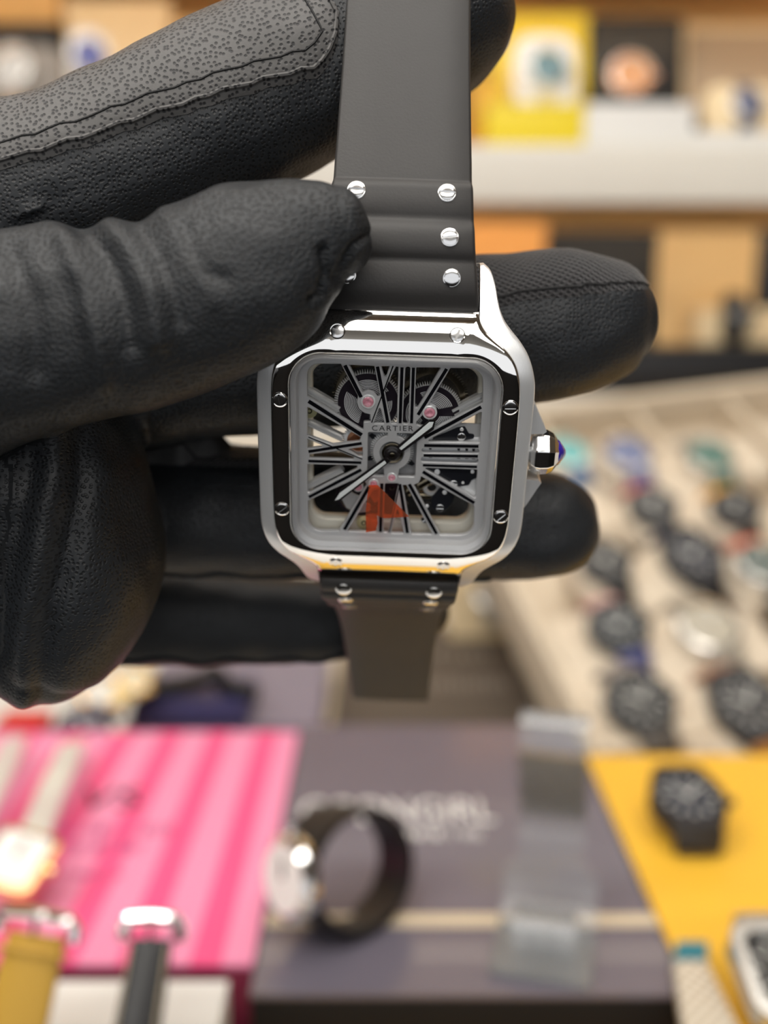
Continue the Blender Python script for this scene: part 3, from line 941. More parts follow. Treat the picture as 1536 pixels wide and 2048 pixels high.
def strap(name, spine, half_w, bump, thick, n=110):
    """spine: (px, py, depth); half_w mm; bump(t) mm outwards"""
    C = np.array([to_watch(cam_mm(*s)) for s in spine])
    Cs = catmull(C, n)
    hw = np.interp(np.linspace(0, 1, n), np.linspace(0, 1, len(half_w)), half_w)
    side = np.array((1.0, 0.0, 0.0))
    rows_ = []; fr = []
    for i in range(n):
        t = Cs[min(i + 1, n - 1)] - Cs[max(i - 1, 0)]; t /= np.linalg.norm(t)
        nr = np.cross(side, t); nr /= np.linalg.norm(nr)
        if spine[-1][1] > spine[0][1]: nr = -nr
        u = i / (n - 1)
        bb = bump(u); w = hw[i]
        sec = []
        for x, z in ((-1, -thick * .5), (-1, thick * .2), (-.985, thick * .42), (-.95, thick * .5), (-.5, thick * .53), (0, thick * .55), (.5, thick * .53), (.95, thick * .5), (.985, thick * .42), (1, thick * .2), (1, -thick * .5), (0, -thick * .5)):
            zz = z + (bb if z > 0 else 0)
            sec.append(tuple(Cs[i] + side * x * w + nr * zz))
        rows_.append(sec); fr.append((Cs[i], t, nr, bb))
    b = MB(); b.grid(rows_, closed_u=True)
    b.f.append(tuple(range(12))); b.m.append(0)
    b.f.append(tuple((n - 1) * 12 + i for i in range(12))); b.m.append(0)
    o = b.build(name, MAT['rubber_strap'], watch, angle=60)
    return o, fr


def ridges(edges, h):
    def f(u):
        for k in range(len(edges) - 1):
            if edges[k] <= u <= edges[k + 1]:
                q = (u - edges[k]) / (edges[k + 1] - edges[k])
                return h * (1 - abs(2 * q - 1) ** 2.6) - h * .0
        return 0.0
    return f


ss = screw_mesh('strap_screw', 1.28, 0.34, 0.14, 0.55); set_smooth(ss, 40); ss.materials.append(MAT['screw_steel'])


def strap_screws(st, fr, rows, thick, k=0.0):
    """rows: (fraction along the strap, [x offsets mm], slot angle)"""
    for u, xs, ang in rows:
        c, t, nr, bb = fr[int(u * (len(fr) - 1))]
        for x in xs:
            p = c + np.array((x, 0, 0)) + nr * (thick * .49 + bb)
            M = Matrix.Identity(4)
            sd = np.cross(t, nr)
            for i in range(3):
                M[i][0] = sd[i]; M[i][1] = t[i]; M[i][2] = nr[i]; M[i][3] = p[i] * MM
            link_mesh('strap_screw', ss, None, st, M @ Matrix.Rotation(math.radians(ang), 4, 'Z'))


up_spine = [(797, 632, 143.0), (798, 592, 140.6), (799, 550, 139.4), (801, 473, 138.9), (804, 393, 139.5), (806, 340, 140.0), (811, 180, 142.0), (817, 0, 144.5), (822, -150, 147), (828, -300, 151)]
# fraction of the length at which a given py lies
def frac(spine, py):
    C = np.array([cam_mm(*s) for s in spine]); Cs = catmull(C, 400)
    pys = 1024 - Cs[:, 1] / (-Cs[:, 2]) * FPX
    return float(np.argmin(np.abs(pys - py))) / 399
upw = [319 * 138.4 / 4000, 319 * 138 / 4000]
hwU = []
for u in np.linspace(0, 1, 24):
    C = np.array([cam_mm(*s) for s in up_spine]); q = catmull(C, 100)[int(u * 99)]
    d = -q[2]; py = 1024 - q[1] / d * FPX
    wpx = np.interp(py, [-300, 0, 150, 368, 372, 443, 447, 518, 524, 600, 640], [236, 247, 256, 276, 279, 288, 291, 300, 303, 319, 320])
    hwU.append(wpx / 2 * d / FPX)
eU = [frac(up_spine, y) for y in (600, 521, 446, 369)]
stU, frU = strap('strap', up_spine, hwU, ridges([0.0] + eU[1:], 0.75), 2.8, 140)
stU['label'] = 'upper black rubber strap between thumb and index finger'
strap_screws(stU, frU, [(frac(up_spine, 551), (-7.2, 7.2), 0), (frac(up_spine, 475), (-6.7, 6.75), 8), (frac(up_spine, 395), (-6.25, 6.2), -4)], 2.8)

lo_spine = [(778, 1153, 160.5), (778, 1166, 161), (777, 1183, 164), (777, 1194, 170), (778, 1206, 176.5), (779, 1235, 183), (780, 1300, 194), (781, 1388, 207)]
hwL = [11.1, 11.1, 11.0, 10.4, 9.9, 9.5, 8.9, 8.4, 7.9]
fL = [frac(lo_spine, y) for y in (1139, 1182, 1196, 1212)]
stL, frL = strap('strap', lo_spine, hwL, ridges([0.0, .19, .33, .46], 0.6), 2.8, 110)
stL['label'] = 'lower black rubber strap bending away below the case'
strap_screws(stL, frL, [(.125, (-7.2, 7.2), 4), (.265, (-6.9, 6.9), 0), (.40, (-6.5, 6.5), 0)], 2.8)

# ------------------------------------------------------------------ the gloved left hand (built from the camera, mm, one continuous surface)
HAND_C = np.array((-45.0, 2.0, -158.0))
Mh = M_CAM @ Matrix.Translation(Vector(HAND_C) * MM)
hand_root = empty('gloved_hand', Mh)
tag(hand_root, 'left hand in black leather and mesh glove, thumb and fingers gripping the square watch', 'hand')


def finger_chain(pts, n=56):
    """(px, py, depth, half width px, half thickness mm) -> axis points and radii in mm"""
    A = np.array([list(cam_mm(p[0], p[1], p[2])) + [p[3] * p[2] / FPX, p[4]] for p in pts])
    S = catmull(A, n)
    return S[:, :3], S[:, 3], S[:, 4]


def frame_at(P, i):
    t = P[min(i + 1, len(P) - 1)] - P[max(i - 1, 0)]
    t = t / np.linalg.norm(t)
    view = np.array((0, 0, 1.0))
    n1 = np.cross(view, t); n1 /= np.linalg.norm(n1)
    n2 = np.cross(t, n1)
    return t, n1, n2


CHAINS = []


def sweep(b, ch, cap0=0.9, cap1=0.9, m=36, sq=2.25):
    P, r1, r2 = ch
    CHAINS.append(ch)
    rows_ = []

    def ringpts(c, n1, n2, a, bb):
        out = []
        for k in range(m):
            th = 2 * math.pi * k / m
            cx, sx = math.cos(th), math.sin(th)
            ex = 2 / sq
            u = math.copysign(abs(cx) ** ex, cx); v = math.copysign(abs(sx) ** ex, sx)
            out.append(tuple(c + n1 * (a * u) + n2 * (bb * v) - HAND_C))
        return out
    K = 9
    t, n1, n2 = frame_at(P, 0)
    for k in range(K):
        ph = math.pi / 2 * (1 - k / K) * .985
        rows_.append(ringpts(P[0] - t * (r1[0] * cap0 * math.sin(ph)), n1, n2, r1[0] * math.cos(ph), r2[0] * math.cos(ph)))
    for i in range(len(P)):
        t, n1, n2 = frame_at(P, i)
        rows_.append(ringpts(P[i], n1, n2, r1[i], r2[i]))
    for k in range(1, K + 1):
        ph = math.pi / 2 * (k / K) * .985
        rows_.append(ringpts(P[-1] + t * (r1[-1] * cap1 * math.sin(ph)), n1, n2, r1[-1] * math.cos(ph) ** .8, r2[-1] * math.cos(ph) ** .8))
    base = len(b.v)
    b.grid(rows_, closed_u=True)
    nr = len(rows_)
    b.f.append(tuple(base + i for i in range(m))[::-1]); b.m.append(0)
    b.f.append(tuple(base + (nr - 1) * m + i for i in range(m))); b.m.append(0)


INDEX = finger_chain([(-260, 520, 154, 190, 13.5), (-60, 440, 152, 185, 13.2), (150, 372, 152, 180, 13), (350, 283, 153, 177, 13), (550, 180, 154, 172, 12.5), (720, 105, 155.5, 162, 12), (860, 45, 157, 152, 11.5)])
THUMB = finger_chain([(-250, 760, 138, 250, 15), (-60, 695, 135, 222, 12), (120, 657, 133.5, 200, 10.5), (270, 637, 132.5, 182, 9.6), (420, 585, 132, 180, 9.2), (520, 533, 131.5, 176, 8.6), (590, 492, 131.2, 142, 7.6), (645, 470, 131.2, 112, 6.8), (684, 462, 131.4, 84, 5.8)])
MIDDLE = finger_chain([(60, 800, 170, 150, 12), (250, 752, 167, 152, 12.3), (450, 724, 166, 150, 12.2), (700, 697, 166, 150, 12.2), (950, 668, 166, 149, 12.2), (1090, 654, 166, 147, 12.2), (1160, 649, 166, 140, 11.8), (1218, 644, 166, 122, 10.4), (1258, 642, 166, 98, 8.5), (1284, 641, 166, 66, 6)])
RING = finger_chain([(60, 1005, 184, 150, 12), (250, 1018, 182, 136, 11.8), (450, 1024, 181, 132, 11.5), (700, 1035, 180, 124, 11), (900, 1048, 180, 114, 10.5), (1070, 1052, 180, 110, 10.2)])
PINKY = finger_chain([(60, 1205, 196, 115, 10), (250, 1228, 199, 104, 9.4), (450, 1238, 202, 93, 9.0), (620, 1240, 205, 85, 8.6), (780, 1228, 207, 72, 8), (835, 1212, 208, 68, 7.6)])
b = MB()
sweep(b, INDEX, cap1=1.1)
sweep(b, THUMB, cap1=.62, sq=2.1)
sweep(b, MIDDLE, cap1=.35, sq=2.4)
sweep(b, RING, cap1=1.12, sq=2.4)
sweep(b, PINKY, cap1=.9, sq=2.4)
# ball of the thumb, heel of the hand, knuckles, wrist
sweep(b, finger_chain([(90, 760, 152, 150, 15), (112, 900, 155, 162, 16), (138, 1050, 157, 172, 17), (148, 1150, 158, 170, 16), (118, 1250, 160, 148, 15), (95, 1290, 161, 118, 13)]))
sweep(b, finger_chain([(-130, 800, 150, 190, 18), (-110, 1000, 152, 185, 18), (-100, 1200, 156, 170, 17), (-130, 1330, 160, 130, 14)]))
sweep(b, finger_chain([(50, 640, 168, 140, 13), (40, 800, 174, 150, 13), (50, 1000, 184, 150, 13), (60, 1190, 196, 120, 11)]))
sweep(b, finger_chain([(-250, 520, 154, 190, 14), (-280, 700, 156, 210, 20), (-260, 950, 158, 240, 22), (-240, 1150, 160, 230, 20)]))
sweep(b, finger_chain([(-150, 960, 158, 320, 24), (-420, 980, 156, 340, 26), (-700, 1060, 150, 330, 27), (-900, 1200, 140, 330, 27)]))
raw = b.mesh('glove_raw')
tmp = bpy.data.objects.new('glove_raw', raw); COL.objects.link(tmp)
rm = tmp.modifiers.new('r', 'REMESH'); rm.mode = 'VOXEL'; rm.voxel_size = 0.00055; rm.adaptivity = 0
sm_ = tmp.modifiers.new('s', 'SMOOTH'); sm_.factor = 0.5; sm_.iterations = 7
dg = bpy.context.evaluated_depsgraph_get()
gm = bpy.data.meshes.new_from_object(tmp.evaluated_get(dg))
bpy.data.objects.remove(tmp); bpy.data.meshes.remove(raw)
gm.name = 'glove'
nv = len(gm.vertices)
co_ = np.zeros(nv * 3); gm.vertices.foreach_get('co', co_); co_ = co_.reshape(-1, 3) * 1000
no_ = np.zeros(nv * 3); gm.vertices.foreach_get('normal', no_); no_ = no_.reshape(-1, 3)
cm = co_ + HAND_C
dep = -cm[:, 2]
PX = 768 + FPX * cm[:, 0] / dep
PY = 1024 - FPX * cm[:, 1] / dep


def poly_dist(px, py, line):
    best = np.full(px.shape, 1e9)
    L = np.array(line, float)
    for a, c in zip(L[:-1], L[1:]):
        d = c - a; ll = d @ d
        t = np.clip(((px - a[0]) * d[0] + (py - a[1]) * d[1]) / ll, 0, 1)
        best = np.minimum(best, np.hypot(px - a[0] - t * d[0], py - a[1] - t * d[1]))
    return best


def soft_noise(p, wl, seed, k=10):
    g = np.random.default_rng(seed)
    s = np.zeros(len(p))
    for i in range(k):
        v = g.normal(size=3); v /= np.linalg.norm(v)
        s += np.sin(p @ v * (2 * math.pi / (wl * g.uniform(.7, 1.5))) + g.uniform(0, 6.3))
    return s / math.sqrt(k)


front = np.clip(no_[:, 2] * 1.6 + .35, 0, 1)
is_thumb = ((dep < 140) & (PX < 760) & (PY < 880)).astype(float)
is_palm = ((dep >= 134) & (PX < 330) & (PY > 780)).astype(float)
disp = 0.22 * soft_noise(cm, 16, 1) + 0.10 * soft_noise(cm, 6, 2)
# creases of the glove thumb and of the palm: (line in px, height mm, width px, part)
for line, amp, sg, msk in [
        ([(70, 430), (125, 470), (165, 560), (195, 680), (205, 760)], 0.95, 24, is_thumb),
        ([(160, 450), (205, 500), (245, 590), (262, 690)], -0.8, 20, is_thumb),
        ([(205, 440), (255, 485), (300, 580), (318, 680)], 0.8, 24, is_thumb),
        ([(275, 450), (315, 510), (345, 590), (360, 640)], -0.5, 18, is_thumb),
        ([(325, 425), (372, 490), (400, 560), (425, 600)], 0.4, 22, is_thumb),
        ([(368, 455), (385, 500), (412, 545), (450, 558)], -0.45, 14, is_thumb),
        ([(20, 500), (60, 600), (70, 740)], -0.8, 26, is_thumb),
        ([(648, 500), (655, 545), (640, 590), (625, 600)], -1.2, 9, is_thumb),
        ([(735, 470), (710, 490), (690, 520), (672, 560)], -1.0, 8, is_thumb),
        ([(560, 380), (620, 440), (650, 500)], -0.25, 30, is_thumb),
        ([(115, 830), (108, 950), (75, 1130), (50, 1300), (55, 1400)], 1.0, 26, is_palm),
        ([(165, 840), (165, 960), (135, 1100), (92, 1250), (75, 1420)], -1.2, 26, is_palm),
        ([(55, 840), (50, 960), (20, 1130), (0, 1300)], -0.9, 26, is_palm),
        ([(230, 840), (250, 950), (265, 1080)], -0.5, 30, is_palm),
        ([(268, 830), (292, 950), (318, 1120)], 0.8, 16, is_palm),
        ([(0, 1000), (60, 1010), (120, 990)], 0.6, 40, is_palm)]:
    disp += amp * np.exp(-(poly_dist(PX, PY, line) / sg) ** 2) * msk * front
# little bumps along the top of the thumb and below the fingers
disp += 0.25 * np.sin(PX / 26.0) * is_thumb * np.clip(1 - np.abs(PY - 430) / 70, 0, 1) * (PX < 420)
co2 = (co_ + no_ * disp[:, None]) / 1000
gm.vertices.foreach_set('co', co2.ravel()); gm.update()

ALL_CH = []


def grain(me, pts):
    """leather grain coordinates: length along the nearest finger and arc around it, in metres"""
    A, T1, T2, RR, SS = [], [], [], [], []
    off = 0.0
    for P, r1, r2 in ALL_CH:
        ds = np.concatenate([[0], np.cumsum(np.linalg.norm(np.diff(P, axis=0), axis=1))])
        for i in range(0, len(P), 2):
            t, n1, n2 = frame_at(P, i)
            A.append(P[i]); T1.append(n1); T2.append(n2); RR.append((r1[i] + r2[i]) / 2); SS.append((ds[i] + off, *t))
        off += 400.0
    A, T1, T2, RR, SS = map(np.array, (A, T1, T2, RR, SS))
    out = np.zeros((len(pts), 3), dtype=np.float32)
    for k in range(0, len(pts), 8000):
        q = pts[k:k + 8000]
        d = np.linalg.norm(q[:, None, :] - A[None], axis=2) / RR[None]
        j = np.argmin(d, axis=1)
        w = q - A[j]
        al = np.einsum('ij,ij->i', w, SS[j][:, 1:])
        th = np.arctan2(np.einsum('ij,ij->i', w, T1[j]), np.einsum('ij,ij->i', w, T2[j]))
        out[k:k + 8000, 0] = SS[j][:, 0] + al
        out[k:k + 8000, 1] = th * RR[j]
    at = me.attributes.new('grain', 'FLOAT_VECTOR', 'POINT')
    at.data.foreach_set('vector', (out * .001).ravel())


ALL_CH = CHAINS
grain(gm, cm)
set_smooth(gm, 0)
glove = link_mesh('glove', gm, MAT['glove_leather'], hand_root)
bvh = BVHTree.FromPolygons([tuple(v) for v in co2], [tuple(p.vertices) for p in gm.polygons])


def px_of(p):
    c = p * 1000 + HAND_C
    return 768 + FPX * c[0] / -c[2], 1024 - FPX * c[1] / -c[2]


def surf(ch, i, th, k=1.35):
    """point of the glove seen from the finger axis at angle th (0 = towards the viewer, 90 = up)"""
    P, r1, r2 = ch
    t, n1, n2 = frame_at(P, i)
    if n1[1] < 0: n1 = -n1
    f = np.array((0, 0, 1.0)) - t * t[2]; f /= np.linalg.norm(f)
    d = f * math.cos(th) + n1 * math.sin(th)
    o = (P[i] - HAND_C) / 1000
    R = max(r1[i], r2[i]) / 1000
    h = bvh.ray_cast(Vector(o + d * R * k), Vector(-d), R * k)
    if h[0] is None: return o + d * (r1[i] * abs(math.sin(th)) + r2[i] * abs(math.cos(th))) / 1000, d
    return np.array(h[0]), np.array(h[1])


def wrap_panel(name, mt, ch, i0, i1, line, th_end, lift, m=30, label=None, tip=None):
    """panel sewn onto a finger: from the seam line (px -> py) over the top to angle th_end"""
    lx, ly = zip(*line)
    rows_ = []; seam = []
    ths = np.radians(np.arange(-75, 100, 2.5))
    for i in range(i0, i1 + 1):
        best = None
        for th in ths:
            p, nn = surf(ch, i, th)
            x, y = px_of(p)
            if y < np.interp(x, lx, ly):
                best = th; break
        if best is None: best = ths[-1]
        te = math.radians(th_end)
        if tip is not None and i > tip[0]:
            q = (i - tip[0]) / (i1 - tip[0]); best = best + (te * tip[1] - best) * q ** 2.2
        row = []
        for k in range(m + 1):
            th = best + (te - best) * k / m
            p, nn = surf(ch, i, th)
            e = lift * (1 if 0 < k < m else .15)
            row.append(tuple((p + nn * e * .001) * 1000))
        rows_.append(row); seam.append(row[0])
    b = MB(); b.grid(rows_)
    o = b.build(name, MAT[mt], hand_root, angle=0)
    grain(o.data, np.array(b.v) + HAND_C)
    if label: o['label'] = label
    return o, rows_


# grey leather patch sewn onto the index finger
ip, irows = wrap_panel('leather_patch', 'patch_leather', INDEX, 6, 43, [(-200, 400), (0, 345), (100, 318), (200, 288), (300, 252), (430, 213), (540, 182), (640, 160), (662, 140), (676, 90), (690, 0)], 175, 0.65, 34, 'grey pored leather patch on the index finger')
edge = [r[1] for r in irows] + [irows[-1][k] for k in range(2, 20)]
b = MB(); b.tube(edge, 0.36, 8); o = b.build('patch_edge', MAT['patch_leather'], hand_root); grain(o.data, np.array(b.v) + HAND_C)
st = [r[3] for r in irows[:-2]] + [irows[-3][k] for k in range(4, 20)]
b = MB(); b.tube(st, 0.17, 6); b.build('patch_seam', MAT['seam_thread'], hand_root)
# knitted mesh on the backs of the middle and ring fingers
fp, frows = wrap_panel('mesh_panel', 'glove_mesh', MIDDLE, 6, 55, [(200, 690), (700, 650), (1012, 613), (1148, 596), (1243, 584), (1400, 570)], 190, 0.35, 26, 'black knitted mesh on top of the middle finger')
b = MB(); b.tube([r[1] for r in frows], 0.2, 6); b.build('finger_seam', MAT['seam_thread'], hand_root)
fp, frows = wrap_panel('mesh_panel', 'glove_mesh', RING, 8, 40, [(100, 925), (300, 930), (700, 942), (1000, 950)], 190, 0.35, 20, 'dark knitted mesh on top of the ring finger')
b = MB(); b.tube([r[1] for r in frows], 0.22, 6); b.build('finger_seam', MAT['seam_thread'], hand_root)
# raised seams under the ring and little fingers
for ch, th, i0, i1, rr in ((RING, -66, 8, 50, 0.5), (PINKY, -52, 6, 40, 0.6)):
    pts = []
    for i in range(i0, i1):
        p, nn = surf(ch, i, math.radians(th) + .06 * math.sin(i * .9))
        pts.append(tuple((p + nn * .0001) * 1000))
    b = MB(); b.tube(pts, rr, 7); o = b.build('finger_seam', MAT['glove_leather'], hand_root); grain(o.data, np.array(b.v) + HAND_C)
# wrist cuff beyond the picture's left edge, sleeve towards the viewer
b = MB()
sl = [cam_mm(-820, 1150, 145), cam_mm(-1000, 1300, 132), np.array((-150, -60, -70.)), np.array((-175, -110, 20.)), np.array((-185, -160, 120.))]
sl = [tuple(p - HAND_C) for p in catmull(sl, 24)]
b.tube(sl, [30 + 12 * k / 23 for k in range(24)], 28)
b.build('sleeve', MAT['card_black'], hand_root)

# ------------------------------------------------------------------ counter and shelves
r = empty('display_counter', Matrix.Translation((0, 0.42, 0)))
tag(r, 'white topped display counter under the boxes and watch trays', 'counter')
b = MB(1.0); b.box(-1.6, 1.6, -0.335, 0.50, COUNTER_Z - 0.04, COUNTER_Z); b.build('worktop', MAT['counter_white'], r, bevel=.004)
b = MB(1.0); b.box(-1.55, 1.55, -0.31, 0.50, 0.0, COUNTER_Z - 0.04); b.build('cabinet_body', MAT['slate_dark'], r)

emit_mat('fill_glow', (1.0, .86, .66), 8.0)  # glow of the strips added behind the shelf edges to brighten the shelves
UP_Z0, UP_Z1 = CAM.z + 0.086, CAM.z + 0.137
LO_Z0, LO_Z1 = CAM.z - 0.135, CAM.z - 0.089
for z0, z1, lb in ((UP_Z0, UP_Z1, 'upper tan wooden shelf with thick white front edge'), (LO_Z0, LO_Z1, 'lower tan wooden shelf with thick white front edge')):
    sh = empty('wall_shelf', Matrix.Translation((0, WALL_Y, 0))); tag(sh, lb, 'shelf')
    b = MB(1.0); b.box(-1.8, 1.8, SHELF_Y - WALL_Y, SHELF_Y - WALL_Y + .018, z0, z1); b.build('board_edge', MAT['shelf_white'], sh, bevel=.003)
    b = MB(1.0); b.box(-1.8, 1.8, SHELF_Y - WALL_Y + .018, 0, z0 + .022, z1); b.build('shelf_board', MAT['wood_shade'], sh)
    b = MB(1.0); b.box(-1.7, 1.7, SHELF_Y - WALL_Y + .03, SHELF_Y - WALL_Y + .045, z0 + .014, z0 + .022); b.build('fill_strip', MAT['fill_glow'], sh)
b = MB(1.0); b.box(-1.8, 1.8, SHELF_Y - WALL_Y + .10, 0, CAM.z + .335, CAM.z + .37); sh = empty('wall_shelf', Matrix.Translation((0, WALL_Y, 0))); tag(sh, 'plain tan wooden shelf board at the top of the picture', 'shelf'); b.build('shelf_board', MAT['wood_tan'], sh, bevel=.002)
b = MB(1.0); b.box(-1.8, 1.8, SHELF_Y - WALL_Y + .082, SHELF_Y - WALL_Y + .0995, CAM.z + .322, CAM.z + .37); b.build('board_edge', MAT['wood_tan'], sh, bevel=.002)
b = MB(1.0); b.box(-1.7, 1.7, SHELF_Y - WALL_Y + .112, SHELF_Y - WALL_Y + .127, CAM.z + .331, CAM.z + .336); b.build('fill_strip', MAT['fill_glow'], sh)
b = MB(1.0); b.box(-1.8, 1.8, SHELF_Y - WALL_Y + .12, -.01, 0.0, LO_Z0 - .001); o = b.build('base_cabinet', MAT['shelf_white'], None, Matrix.Translation((0, WALL_Y, 0)), bevel=.003); tag(o, 'plain white base cabinet below the lower shelf', 'cabinet')


def shelf_box(name, label, mt, x0, y0, x1, y1, Y, depth, base, cat='box', group=None, lid=None, bevel=.002):
    """box whose front face fills a rectangle of the picture at distance Y, standing on height base"""
    a, c = at_y(x0, y0, Y), at_y(x1, y1, Y)
    z1 = a.z; z0 = base if base is not None else c.z
    w = c.x - a.x
    o = empty(name, Matrix.Translation(((a.x + c.x) / 2, Y, z0)))
    tag(o, label, cat, group)
    h = z1 - z0
    b = MB(1.0); b.box(-w / 2, w / 2, 0, depth, 0, h * .96); b.build('box_body', MAT[mt], o, bevel=bevel)
    b = MB(1.0); b.box(-w / 2 - .001, w / 2 + .001, -.001, depth + .001, h * .9, h); b.build('box_lid', MAT[lid or mt], o, bevel=bevel)
    return o


def open_box(name, label, mt, lining, x0, y0, x1, y1, Y, depth, base, tilt=8, cat='box'):
    """display case standing open: tray in front, padded lid upright behind"""
    a, c = at_y(x0, y0, Y + depth), at_y(x1, y1, Y + depth)
    w = c.x - a.x; h = a.z - base
    o = empty(name, Matrix.Translation(((a.x + c.x) / 2, Y, base)))
    tag(o, label, cat)
    b = MB(1.0); b.box(-w / 2, w / 2, 0, depth, 0, .035); b.build('tray_half', MAT[mt], o, bevel=.002)
    b = MB(1.0); b.box(-w / 2, w / 2, 0, .03, 0, h - .03); lo = b.build('lid_half', MAT[mt], o, M=Matrix.Translation((0, depth - .03, .034)) @ Matrix.Rotation(math.radians(-tilt), 4, 'X'), bevel=.002)
    b = MB(1.0); b.box(-w / 2 + .008, w / 2 - .008, -.003, 0, .01, h - .04); b.build('lid_lining', MAT[lining], lo, bevel=.001)
    return o


# ------------------------------------------------------------------ display watches
WM = {}


def wmat(col, rough=.3, metal=0.0):
    k = (tuple(round(c, 3) for c in col), rough, metal)
    if k not in WM:
        WM[k] = mat('watch_tone_%d' % len(WM), col, rough, metal, var=.05, vscale=200)
    return WM[k]


STEEL = ((.62, .61, .58), .22, 1.0); BLACKM = ((.012, .012, .014), .45, 0.0); GOLD = ((.85, .55, .22), .2, 1.0); ROSE = ((.8, .45, .3), .2, 1.0)


def face_matrix(p, n, up):
    n = Vector(n).normalized(); x = Vector(up).cross(n).normalized(); y = n.cross(x)
    return Matrix(((x.x, y.x, n.x, p[0]), (x.y, y.y, n.y, p[1]), (x.z, y.z, n.z, p[2]), (0, 0, 0, 1)))


def display_watch(label, M, d, case, dial, band_a, band_b=None, shape='round', group=None, bezel=None, band='leather', drop=0.9, name='wristwatch', wide=.52, lug=1.0):
    """watch lying on its cushion: 12 o'clock along local Y, face along local Z"""
    R = d / 2
    o = empty(name, M); tag(o, label, 'watch', group)
    cm_ = wmat(*case); bm_ = wmat(*(bezel or case)); dm = wmat(dial, .6); ba = wmat(band_a, .5, .9 if band == 'metal' else 0); bb_ = wmat(band_b or band_a, .5, .9 if band == 'metal' else 0)
    h = d * .22
    if shape == 'round':
        b = MB(1.0); b.lathe([(R * .86, -h), (R * .98, -h * .8), (R, -h * .3), (R * .97, -h * .05), (R * .86, 0)], 40); cs = b.build('case', cm_, o)
        b = MB(1.0); b.lathe([(R * .95, -h * .1), (R * .92, h * .16), (R * .84, h * .22), (R * .78, h * .02)], 40, caps=False); b.build('bezel', bm_, o)
        b = MB(1.0); b.lathe([(R * .80, -.0003), (R * .80, h * .02)], 36); dl = b.build('dial', dm, o)
    else:
        oc = rrect(R * .92, R * 1.02, R * .42, 8) if shape == 'square' else fillet([(R * .55, R * 1.1, R * .3), (-R * .55, R * 1.1, R * .3), (-R * 1.02, 0, R * 1.2), (-R * .55, -R * 1.1, R * .3), (R * .55, -R * 1.1, R * .3), (R * 1.02, 0, R * 1.2)], 8)
        b = MB(1.0); b.prism(oc, -h, 0); cs = b.build('case', cm_, o, bevel=R * .06)
        me_ = filled_curve([[(x * .98, y * .98) for x, y in oc], [(x * .78, y * .78) for x, y in oc]], -h * .1, h * .15, R * .03, 1.0); link_mesh('bezel', me_, bm_, o)
        b = MB(1.0); b.prism([(x * .8, y * .8) for x, y in oc], -.0003, h * .02); dl = b.build('dial', dm, o)
    b = MB(1.0)
    for k in range(12):
        a = k * math.pi / 6
        q = .62 * R; u = Vector((math.cos(a), math.sin(a))); v = Vector((-u.y, u.x))
        b.prism([tuple(u * q * .86 + v * R * .03), tuple(u * q * .86 - v * R * .03), tuple(u * q * 1.1 - v * R * .03), tuple(u * q * 1.1 + v * R * .03)], h * .02, h * .04)
    lum = wmat((.7, .7, .66), .4) if sum(dial) < 1.2 else wmat((.05, .05, .05), .4)
    b.build('hour_markers', lum, dl, smooth=False)
    for nm, a, l, w in (('hour_hand', 2.4, .42, .05), ('minute_hand', .75, .62, .035)):
        u = Vector((math.cos(a), math.sin(a))); v = Vector((-u.y, u.x))
        b = MB(1.0); b.prism([tuple(-u * R * .1 + v * R * w), tuple(-u * R * .1 - v * R * w), tuple(u * R * l - v * R * w * .5), tuple(u * R * l + v * R * w * .5)], h * .05, h * .08)
        b.build(nm, lum, dl, smooth=False)
    b = MB(1.0); b.lathe([(R * .08, R * .95), (R * .12, R * 1.02), (R * .12, R * 1.14), (R * .09, R * 1.17)], 14, 'x', c=(0, 0, -h * .45)); b.build('crown', cm_, o)
    w0 = R * wide; t = R * .09
    for s, m_ in ((1, ba), (-1, bb_)):
        path = [(R * .86, -h * .5), (R * 1.05, -h * .35), (R * (1.05 + .25 * lug), -h * .75 - R * .06 * drop), (R * (1.05 + .45 * lug), -h - R * .32 * drop), (R * (1.05 + .5 * lug), -h - R * .7 * drop), (R * (.95 + .42 * lug), -h - R * 1.0 * drop)]
        pc = catmull(path, 22); rows_ = []
        for i, (yy, zz) in enumerate(pc):
            tt = pc[min(i + 1, 21)] - pc[max(i - 1, 0)]; tt = tt / np.linalg.norm(tt); nn = np.array((-tt[1], tt[0]))
            if nn[1] < 0 and i < 6: nn = -nn
            nn = np.array((-tt[1], tt[0])); nn = nn if (nn[0] + nn[1] > 0) else -nn
            ww = w0 * (1 - .12 * i / 21); tk = t * (1 + (.5 * abs(math.sin(i * 1.2)) if band == 'metal' else 0))
            rows_.append([(x * ww, s * (yy + nn[0] * z_), zz + nn[1] * z_) for x, z_ in ((-1, -t), (-1, tk * .6), (-.9, tk), (0, tk * 1.15), (.9, tk), (1, tk * .6), (1, -t))])
        b = MB(1.0); b.grid(rows_, closed_u=True)
        b.f.append(tuple(range(7))); b.m.append(0); b.f.append(tuple(21 * 7 + i for i in range(7))); b.m.append(0)
        b.build('strap', m_, o)
    return o


